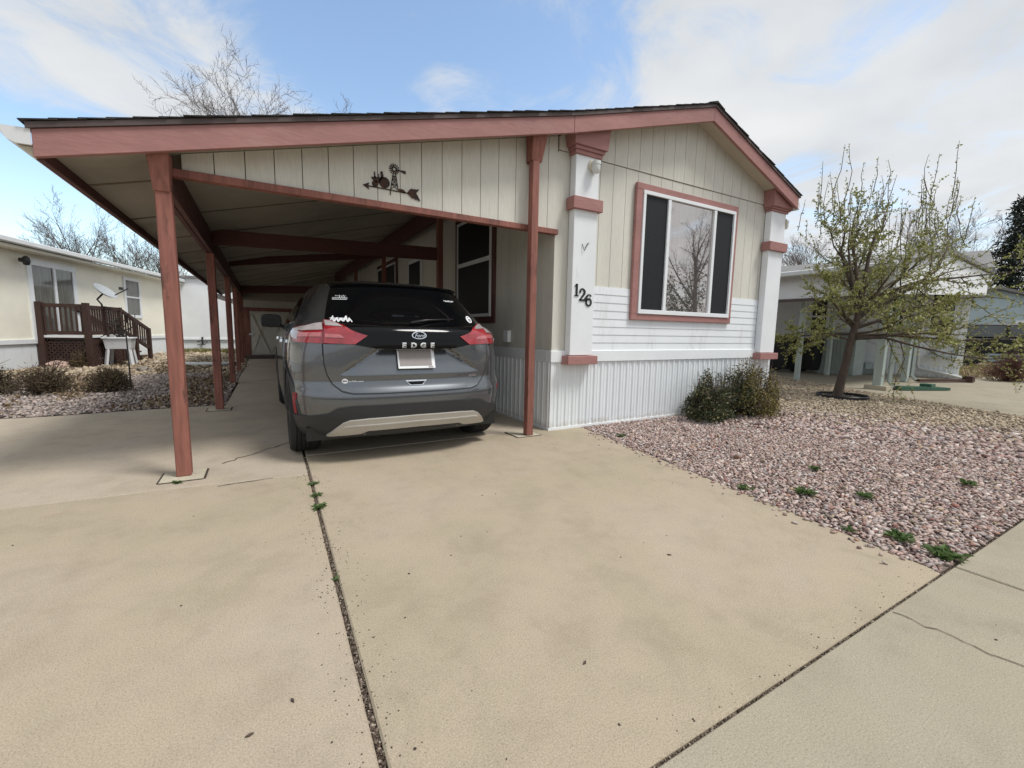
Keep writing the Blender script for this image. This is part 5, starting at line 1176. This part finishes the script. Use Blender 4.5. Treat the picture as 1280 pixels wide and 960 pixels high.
def leaves_np(P0, size, seed, aspect=.5, up=.3):
    """one folded leaf for each point, turned every way"""
    r = np.random.default_rng(seed); n = len(P0)
    d = r.normal(0, 1, (n, 3)); d[:, 2] += up; d /= np.linalg.norm(d, axis=1)[:, None]
    e = r.normal(0, 1, (n, 3)); e -= d * (e * d).sum(1)[:, None]; e /= np.linalg.norm(e, axis=1)[:, None]; nn = np.cross(d, e)
    s = (size * r.uniform(.6, 1.35, n))[:, None]
    a = P0; c = P0 + d * s; m1 = P0 + d * s * .5 + e * s * aspect * .5 + nn * s * .10; m2 = P0 + d * s * .5 - e * s * aspect * .5 + nn * s * .10
    V = np.stack([a, m1, c, m2], 1).reshape(-1, 3); F = np.arange(n * 4).reshape(n, 4); return V, F
class Tree:
    def __init__(s, seed): s.rd = random.Random(seed); s.limbs = []; s.twigs = []; s.leafpts = []
    def branch(s, p, d, ln, r, lev, maxlev, P_):
        rd = s.rd; n = P_.get('seg', 5) if lev < maxlev else 3; pts = [Vector(p)]; rad = [r]; d = Vector(d).normalized(); nodes = []
        for k in range(n):
            j = P_['wander'] * (1 if lev else .4)
            d = (d + Vector((rd.gauss(0, j), rd.gauss(0, j), rd.gauss(0, j) + P_['up'] * (.5 if lev < 2 else 1)))).normalized()
            p = pts[-1] + d * ln / n; pts.append(p); rad.append(r * (1 - .86 * (k + 1) / n) if lev else r * (1 - .35 * (k + 1) / n)); nodes.append((p.copy(), d.copy(), rad[-1], (k + 1) / n))
        (s.limbs if lev <= P_.get('trunklev', 1) else s.twigs).append((pts, rad))
        if lev >= P_['leaflev']:
            for a, c in zip(pts, pts[1:]):
                for k in range(P_.get('lpn', 2)): s.leafpts.append(a.lerp(c, rd.random()))
        if lev < maxlev:
            m = P_['kids'][lev]
            for k in range(m):
                t = P_['from'][lev] + (1 - P_['from'][lev]) * (k + rd.random() * .8) / m; i = min(n - 1, int(t * n)); q0 = pts[i].lerp(pts[i + 1], t * n - i) if i < n else pts[-1]
                dd = (pts[i + 1] - pts[i]).normalized(); ax = dd.cross(Vector((rd.gauss(0, 1), rd.gauss(0, 1), rd.gauss(0, 1)))).normalized(); a = R(P_['ang']) * rd.uniform(.6, 1.25)
                s.branch(q0, dd * math.cos(a) + ax * math.sin(a), ln * P_['len'][lev] * rd.uniform(.65, 1.2) * (1.15 - .5 * t), max(P_['rmin'], rad[min(i, n)] * P_.get('rr', .62)), lev + 1, maxlev, P_)
    def build(s, name, label, cat, base, barkm, leafm=None, leafsize=.05, group=None, aspect=.55, leaf_seed=1, twig=None):
        t = thing(name, label, cat, base, group)
        b = MB()
        for pts, rad in s.limbs: b.tube(pts, rad, 7, caps=False)
        b.build('trunk', barkm, t, smooth=True, recalc=False)
        b = MB()
        for pts, rad in s.twigs: b.tube(pts, rad, 3, caps=False)
        V = np.array(b.v) if b.v else np.zeros((0, 3)); F = np.array(b.f) if b.f else np.zeros((0, 4), int); mi = [0] * len(F)
        if leafm and s.leafpts:
            LV, LF = leaves_np(np.array([tuple(q) for q in s.leafpts]), leafsize, leaf_seed, aspect); LF = LF + len(V); V = np.concatenate([V, LV]); F = np.concatenate([F, LF]); mi += [1] * len(LF)
        if len(F): raw_mesh('crown', V, F, [twig or twigm] + ([leafm] if leafm else []), off=base, parent=t, midx=mi)
        return t
# young leafing tree in the gravel
CR = Vector((math.cos(YAW), -math.sin(YAW), 0)); CF = Vector((math.sin(YAW), math.cos(YAW), 0))
def dirn(a, b_, c_): return CR * a + CF * b_ + Vector((0, 0, c_))
T = Tree(21); base = Vector((9.22, 3.97, 0)); fork = Vector((9.32, 3.90, 1.05))
T.limbs.append(([base + Vector((0, 0, -.05)), base + Vector((.0, 0, .12)), base.lerp(fork, .5), fork], [.110, .078, .066, .062]))
PT = dict(wander=.19, up=.05, kids=[5, 7, 7, 4], len=[.62, .58, .52, .5], ang=52, rmin=.003, leaflev=2, lpn=7, trunklev=1, rr=.50)
PT['from'] = [.25, .16, .12, .1]
LD = dirn(.16, .05, 1).normalized(); T.limbs.append(([fork - Vector((0, 0, .03)), fork + LD * .5 + CR * .02, fork + LD * 1.0, fork + LD * 1.5 - CR * .03, fork + LD * 2.0], [.062, .050, .040, .028, .012]))
for dv, ln, r in ((dirn(-.35, .1, 1), 2.0, .046), (dirn(-.85, -.1, .75), 1.35, .034), (dirn(-1, .35, .20), 1.25, .028), (dirn(-.22, .25, 1), 2.3, .044), (dirn(-.6, -.05, 1), 2.0, .040), (dirn(.3, .2, 1), 2.2, .044), (dirn(.05, .1, 1), 1.9, .048), (dirn(.55, .0, .9), 2.1, .044), (dirn(.95, -.2, .60), 2.6, .044), (dirn(1, -.35, .22), 2.5, .036), (dirn(.9, .35, .38), 2.3, .034), (dirn(1, .1, .16), 1.9, .028), (dirn(-.95, .05, .12), 1.15, .026), (dirn(-.8, -.4, .35), 1.2, .028), (dirn(.7, -.5, .1), 1.8, .028), (dirn(-.15, -.75, .7), 1.5, .032), (dirn(.15, .85, .6), 1.6, .032), (dirn(.5, -.7, .25), 1.4, .026), (dirn(.9, -.1, .85), 2.5, .042), (dirn(1, -.05, .42), 3.0, .040), (dirn(1, .25, .62), 2.9, .038), (dirn(1, -.5, .12), 2.3, .030)):
    up_ = dv.normalized().z; T.branch(fork + LD * (max(0, up_ - .1) * T.rd.uniform(.35, 1.25) + T.rd.uniform(-.05, .12)), dv, ln * (1 - .22 * up_), r * .86, 1, 3, PT)
rd = random.Random(5)                                                      # long upright shoots on the top of the crown
tips = [l[0][-1] for l in T.limbs[1:]] + [t[0][-1] for t in T.twigs if t[0][-1].z > 2.7]
shoot_n = 0; rd.shuffle(tips)
for q in tips:
    if q.z < 2.3 or q.z > 4.05 or shoot_n > 70: continue
    shoot_n += 1; ln = min(rd.uniform(.4, 1.0), 4.95 - q.z); lean = Vector((rd.gauss(0, .09), rd.gauss(0, .09), 1)).normalized(); cv = Vector((rd.gauss(0, .10), rd.gauss(0, .10), 0)); pts = [q + lean * ln * k / 4 + cv * (k / 4 * (1.3 - k / 4)) + Vector((rd.gauss(0, .012), rd.gauss(0, .012), 0)) for k in range(5)]
    T.twigs.append((pts, [.008, .007, .006, .005, .003]))
    for k in range(int(ln * 26)): T.leafpts.append(pts[0].lerp(pts[-1], rd.random()))
T.build('young_tree', 'young tree with yellowish spring leaves in a black ring on the gravel', 'tree', tuple(base), bark, leaf_spring, .040)
b = MB(); rows = []
for rr, z in ((.37, -.02), (.37, .055), (.395, .06), (.405, .05), (.405, -.02)): rows.append([base + Vector((.12 + rr * math.cos(t), -.02 + rr * math.sin(t), z)) for t in np.linspace(0, 6.2832, 33)[:-1]])
b.grid(rows, cyc=True); tr = tag(b.build('tree_ring', M['black'], smooth=True, angle=40), 'low black edging ring round the foot of the young tree', 'tree ring')
b = MB(); b.lathe(base + Vector((.12, -.02, .012)), (0, 0, 1), [(.0, .03), (.2, .02), (.375, 0)], 28); b.build('mulch', M['joint'], tr, smooth=True)

# shrubs of twigs and leaves
def shrub(name, label, c, rx, ry, h, leafm, nleaf, size, seed, ntw=120, group=None, twm=None, lump=.30, spikes=0):
    r = np.random.default_rng(seed); rdm = random.Random(seed); t = thing(name, label, 'shrub', c, group); b = MB(); c = Vector(c)
    ph = [r.uniform(0, 6.28, 4) for _ in range(3)]
    def rad(th_, ph_): return 1 + lump * (math.sin(2 * th_ + ph[0][0]) * .4 + math.sin(3 * th_ + ph[0][1] + 2 * ph_) * .4 + math.sin(5 * th_ + ph[0][2] - 3 * ph_) * .3)
    for k in range(ntw):
        a = rdm.uniform(0, 6.28); el = rdm.uniform(.15, 1.5); f = rad(a, el) * rdm.uniform(.8, 1.06); e = c + Vector((rx * math.cos(a) * math.cos(el) * f, ry * math.sin(a) * math.cos(el) * f, max(.03, h * math.sin(el) * f)))
        s0 = c + Vector((rdm.gauss(0, rx * .12), rdm.gauss(0, ry * .12), 0)); m = s0.lerp(e, .5) + Vector((rdm.gauss(0, .04), rdm.gauss(0, .04), h * .12)); b.tube([s0, m, e], [.007, .005, .0025], 3, caps=False)
        for j in range(3):
            q0 = m.lerp(e, rdm.random()); b.tube([q0, q0 + Vector((rdm.gauss(0, .07), rdm.gauss(0, .07), rdm.uniform(.01, .10)))], [.004, .002], 3, caps=False)
    for k in range(spikes):
        a = rdm.uniform(0, 6.28); e = c + Vector((rx * .7 * math.cos(a) * rdm.random() ** .5, ry * .7 * math.sin(a) * rdm.random() ** .5, h * .8)); b.tube([e, e + Vector((rdm.gauss(0, .02), rdm.gauss(0, .02), rdm.uniform(.12, .32)))], [.004, .002], 3, caps=False)
    V = np.array(b.v); F = np.array(b.f); pts = []
    while len(pts) < nleaf:
        a = rdm.uniform(0, 6.28); el = math.asin(rdm.uniform(.0, 1)); f = rad(a, el) * (rdm.random() ** .35) * 1.02
        q0 = Vector((rx * math.cos(a) * math.cos(el) * f, ry * math.sin(a) * math.cos(el) * f, .03 + h * math.sin(el) * f))
        if mnoise.noise(q0 * (3.2 / max(rx, .2)) * .6 + Vector((seed, 0, 0))) > -.22: pts.append(tuple(c + q0))
    LV, LF = leaves_np(np.array(pts), size, seed); b2 = MB()
    raw_mesh('stems', V, F, [twm or twigm], off=tuple(c), parent=t); raw_mesh('foliage', LV, LF, [leafm], off=tuple(c), parent=t); return t
shrub('evergreen_shrub', 'dark green shrub against the white skirting, leftmost of the clump under the window', (5.02, 3.62, 0), .33, .30, .50, leaf_dark, 8500, .030, 4, 90, 'shrubs at the white skirting', spikes=22, lump=.35)
shrub('evergreen_shrub', 'taller golden tipped shrub against the white skirting beside the right corner column', (5.98, 3.60, 0), .48, .34, .60, leaf_gold, 7000, .030, 9, 100, 'shrubs at the white skirting', spikes=30, lump=.4)
t_ = shrub('evergreen_shrub', 'dark shrub tucked between the two others under the wide window', (5.66, 3.66, 0), .34, .27, .56, leaf_dark, 6000, .030, 14, 60, 'shrubs at the white skirting', spikes=14)
twb = P('brown_stems', (.10, .07, .045), .9, .2, 12)
shrub('dormant_shrub', 'brown green dormant shrub cut by the left edge of the photo', (-3.62, 9.62, 0), .30, .34, .40, leaf_dry, 1500, .030, 31, 240, 'dormant shrubs in the left gravel', twb)
shrub('dormant_shrub', 'loose brownish dormant shrub between two others in the left gravel', (-2.98, 9.42, 0), .34, .30, .38, leaf_dry, 1500, .030, 32, 260, 'dormant shrubs in the left gravel', twb, lump=.4)
shrub('dormant_shrub', 'neat rounded dormant shrub beside the thin metal stake', (-2.22, 9.42, 0), .32, .28, .36, leaf_dry, 2200, .028, 33, 260, 'dormant shrubs in the left gravel', twb, lump=.15)
redt = P('red_brown_stems', (.13, .06, .045), .9, .2, 12)
shrub('bare_shrub', 'reddish bare shrub at the corner of the white house before the black pickup', (17.75, 3.62, 0), .75, .6, .72, leaf_dry, 500, .03, 41, 420, None, redt)
shrub('bare_shrub', 'tuft of dry ornamental stems at the foot of the lattice deck', (-3.95, 14.6, 0), .22, .2, .42, leaf_dry, 100, .03, 43, 60, None, M['drytwig'])
# weeds: flat rosettes of blades
def weed(x, y, s, n, seed, label, z=.0):
    rdm = random.Random(seed); b = MB()
    for k in range(n):
        a = rdm.uniform(0, 6.28); ln = s * rdm.uniform(.5, 1.1); wd = ln * rdm.uniform(.12, .2); lift = rdm.uniform(.15, .9); d = Vector((math.cos(a), math.sin(a), 0)); n2 = Vector((-d.y, d.x, 0)) * wd; o = Vector((x + rdm.gauss(0, s * .22), y + rdm.gauss(0, s * .22), z))
        m1 = o + d * ln * .5 + Vector((0, 0, ln * lift * .6)); e = o + d * ln + Vector((0, 0, ln * lift * .55))
        b.face([o, m1 + n2, e]); b.face([o, e, m1 - n2])
    return tag(b.build('weed', weedm, recalc=False), label, 'weed', 'weeds in joints and along the gravel')
for k, (x, y, s, n, lab, z) in enumerate((
    (.262, 2.86, .050, 46, 'bright green weed, the bushiest clump in the long driveway joint', -.005), (.265, 3.08, .040, 22, 'small weed in the driveway joint just beyond the bushiest clump', -.005), (.270, 3.33, .042, 22, 'weed in the driveway joint nearest the rear of the car', -.005), (.238, 1.98, .024, 14, 'tiny weed sprig half way down the driveway joint', -.005), (-.575, 3.765, .040, 26, 'little weed at the concrete pad of the front left post', 0),
    (3.02, .745, .105, 60, 'largest weed at the sidewalk corner of the gravel bed', .0), (3.03, .93, .085, 48, 'weed on the gravel just behind the largest corner weed', .01), (3.30, 1.56, .095, 56, 'round bright weed on the gravel near the driveway edge', .01), (3.02, 1.82, .075, 40, 'low weed against the driveway edge farther up from the round one', 0), (3.60, 1.32, .075, 40, 'thin weed among the stones to the right of the round one', .015),
    (4.66, 1.07, .085, 34, 'sparse weed among the stones at the right edge of the photo', .015), (3.98, 1.82, .075, 34, 'sparse weed in the middle of the pink gravel', .015), (3.32, 3.42, .075, 44, 'weed at the house end of the gravel by the driveway', .005), (2.92, 1.12, .06, 26, 'small weed at the gravel edge between corner and round weeds', .0))):
    weed(x, y, s * (.72 if x > 2 else .95), n + 10, 50 + k, lab, z)
# leaf litter and straw lying over the left gravel
pts = []; rdm = random.Random(77)
while len(pts) < 9000:
    x, y = rdm.uniform(-6, -.6), rdm.uniform(7.3, 15.5)
    v = mnoise.noise(Vector((x * .8, y * .45, 2.2))) + .35 * mnoise.noise(Vector((x * 3, y * 2, 5)))
    if v > .04 and inside(np.array([[x, y]]), left_poly)[0]: pts.append((x, y, rdm.uniform(.012, .03)))
V, F = leaves_np(np.array(pts), .055, 5, .55, .1)
tag(raw_mesh('leaf_litter', V, F, island_mat('dry_litter', [(0, (.10, .065, .04)), (.4, (.21, .145, .085)), (.8, (.33, .25, .16)), (1, (.42, .34, .24))], .9), off=(-3, 11, 0)), 'brown leaf litter and straw in drifts over the left gravel', None, None, 'stuff')
# dry grass at the foot of the white wall
n = 2600; gp = np.column_stack([rng.uniform(-3.0, -.6, n), rng.uniform(21.2, 22.0, n), np.zeros(n)]); V, F = leaves_np(gp, .16, 3, .12, 2.5)
tag(raw_mesh('dry_grass', V, F, island_mat('dry_grass_blade', [(0, (.12, .13, .04)), (.5, (.26, .23, .09)), (1, (.36, .30, .15))], .8), off=(-1.8, 21.6, 0)), 'strip of dry yellow green grass at the foot of the white wall', None, None, 'stuff')
n = 2500; gp = np.column_stack([rng.uniform(17.5, 27, n), rng.uniform(2.6, 6.2, n), np.full(n, -.05)]); V, F = leaves_np(gp, .22, 3, .12, 1.5)
tag(raw_mesh('dry_grass', V, F, island_mat('dry_lawn_blade', [(0, (.16, .13, .06)), (.5, (.28, .21, .11)), (1, (.36, .28, .16))], .8), off=(22, 4.4, 0)), 'dry lawn in front of the black pickup', None, None, 'stuff')
# bare trees
def bare(seed, base, h, label, levels=4, group='bare trees behind the houses', kids=(13, 9, 7, 4), rmin=.0065, ang=36, up=.06, tf=.52, f0=.62, l0=.80, tr=.0075):
    T = Tree(seed); base = Vector(base); Pb = dict(wander=.075, up=up, kids=list(kids), len=[l0, .48, .50, .5], ang=ang, rmin=rmin, leaflev=9, trunklev=1, seg=5, rr=.50); Pb['from'] = [f0, .12, .12, .1]
    T.branch(base, (0, 0, 1), h * tf, h * tr, 0, levels, Pb); return T.build('bare_tree', label, 'tree', tuple(base), barkgrey, twig=barkgrey, group=group)
bare(3, (1.0, 29.5, 0), 17.6, 'tall bare tree rising behind the carport roof', ang=44, kids=(20, 12, 8, 5), tr=.0085, rmin=.0085)
bare(8, (-2.9, 30.5, 0), 15.8, 'lower bare tree at the left foot of the tall one behind the roof')
bare(5, (-9.9, 40, 0), 12.8, 'bare tree behind the yellow house, farthest left', tf=.40, f0=.45, rmin=.0075, l0=.95, tr=.009)
bare(6, (-8.0, 41, 0), 11.5, 'bare tree behind the yellow house, middle of three', tf=.40, f0=.45, rmin=.0075, l0=.95, tr=.009)
bare(9, (-6.2, 40, 0), 10.8, 'bare tree behind the yellow house close to the carport eave', tf=.40, f0=.45, rmin=.0075, l0=.95, tr=.009)
bare(12, (36, 18, 0), 14, 'bare tree behind the white house on the right', rmin=.009, tf=.4, f0=.45, l0=.95)
bare(14, (38, 12, 0), 14, 'taller bare tree between the white house and the conifer', rmin=.009, tf=.4, f0=.45, l0=.95)
# conifers
def conifer(base, h, rw, seed, label):
    rdm = random.Random(seed); t = thing('conifer', label, 'tree', base, 'conifers at the right edge'); b = MB(); c = Vector(base); b.tube([c, c + Vector((0, 0, h))], [h * .022, .02], 8); b.build('trunk', bark, t, smooth=True)
    pts = []; tw = MB(); z = h * .10
    while z < h * .985:
        rr = rw * (1 - z / h) ** .85 + .08
        for k in range(7):
            a = rdm.uniform(0, 6.28); ln = rr * rdm.uniform(.65, 1.12); e = c + Vector((math.cos(a) * ln, math.sin(a) * ln, z - ln * .22)); s0 = c + Vector((0, 0, z)); tw.tube([s0, s0.lerp(e, .5) + Vector((0, 0, .03)), e], [.025, .016, .006], 3, caps=False)
            for j in range(int(38 * ln / rw) + 8):
                f = rdm.uniform(.15, 1) ; q = s0.lerp(e, f); pts.append(tuple(q + Vector((rdm.gauss(0, .16), rdm.gauss(0, .16), rdm.gauss(-.05, .09)))))
        z += h * .020
    V, F = leaves_np(np.array(pts), .30, seed, .22, -.15); Vt = np.array(tw.v); Ft = np.array(tw.f)
    raw_mesh('branches', np.concatenate([Vt, V]), np.concatenate([Ft, F + len(Vt)]), [bark, needle], off=base, parent=t, midx=[0] * len(Ft) + [1] * len(F))
conifer((39.5, 8.6, 0), 9.6, 2.9, 3, 'dark conifer rising behind the aqua house')
conifer((43.0, 6.6, 0), 8.0, 2.8, 4, 'dark conifer at the very edge beyond the black pickup')
conifer((41.5, 12.5, 0), 6.0, 2.4, 6, 'lower dark conifer behind the ridge of the aqua house')
# across the street, seen only in the window and the car
bare(17, (23.8, -10.5, 0), 13, 'bare tree across the street mirrored in the wide window', levels=4, group='trees across the street', kids=(9, 7, 5, 3), rmin=.008, tf=.45, f0=.35, tr=.012)
shrub('hedge_shrub', 'dark hedge across the street mirrored low in the wide window', (22.4, -11.5, 0), 1.9, 1.4, 4.6, leaf_dark, 3500, .16, 61, 60)
shrub('hedge_shrub', 'second dark hedge across the street farther right in the mirror image', (25.6, -11.8, 0), 2.2, 1.4, 5.4, leaf_dark, 3500, .16, 62, 60)
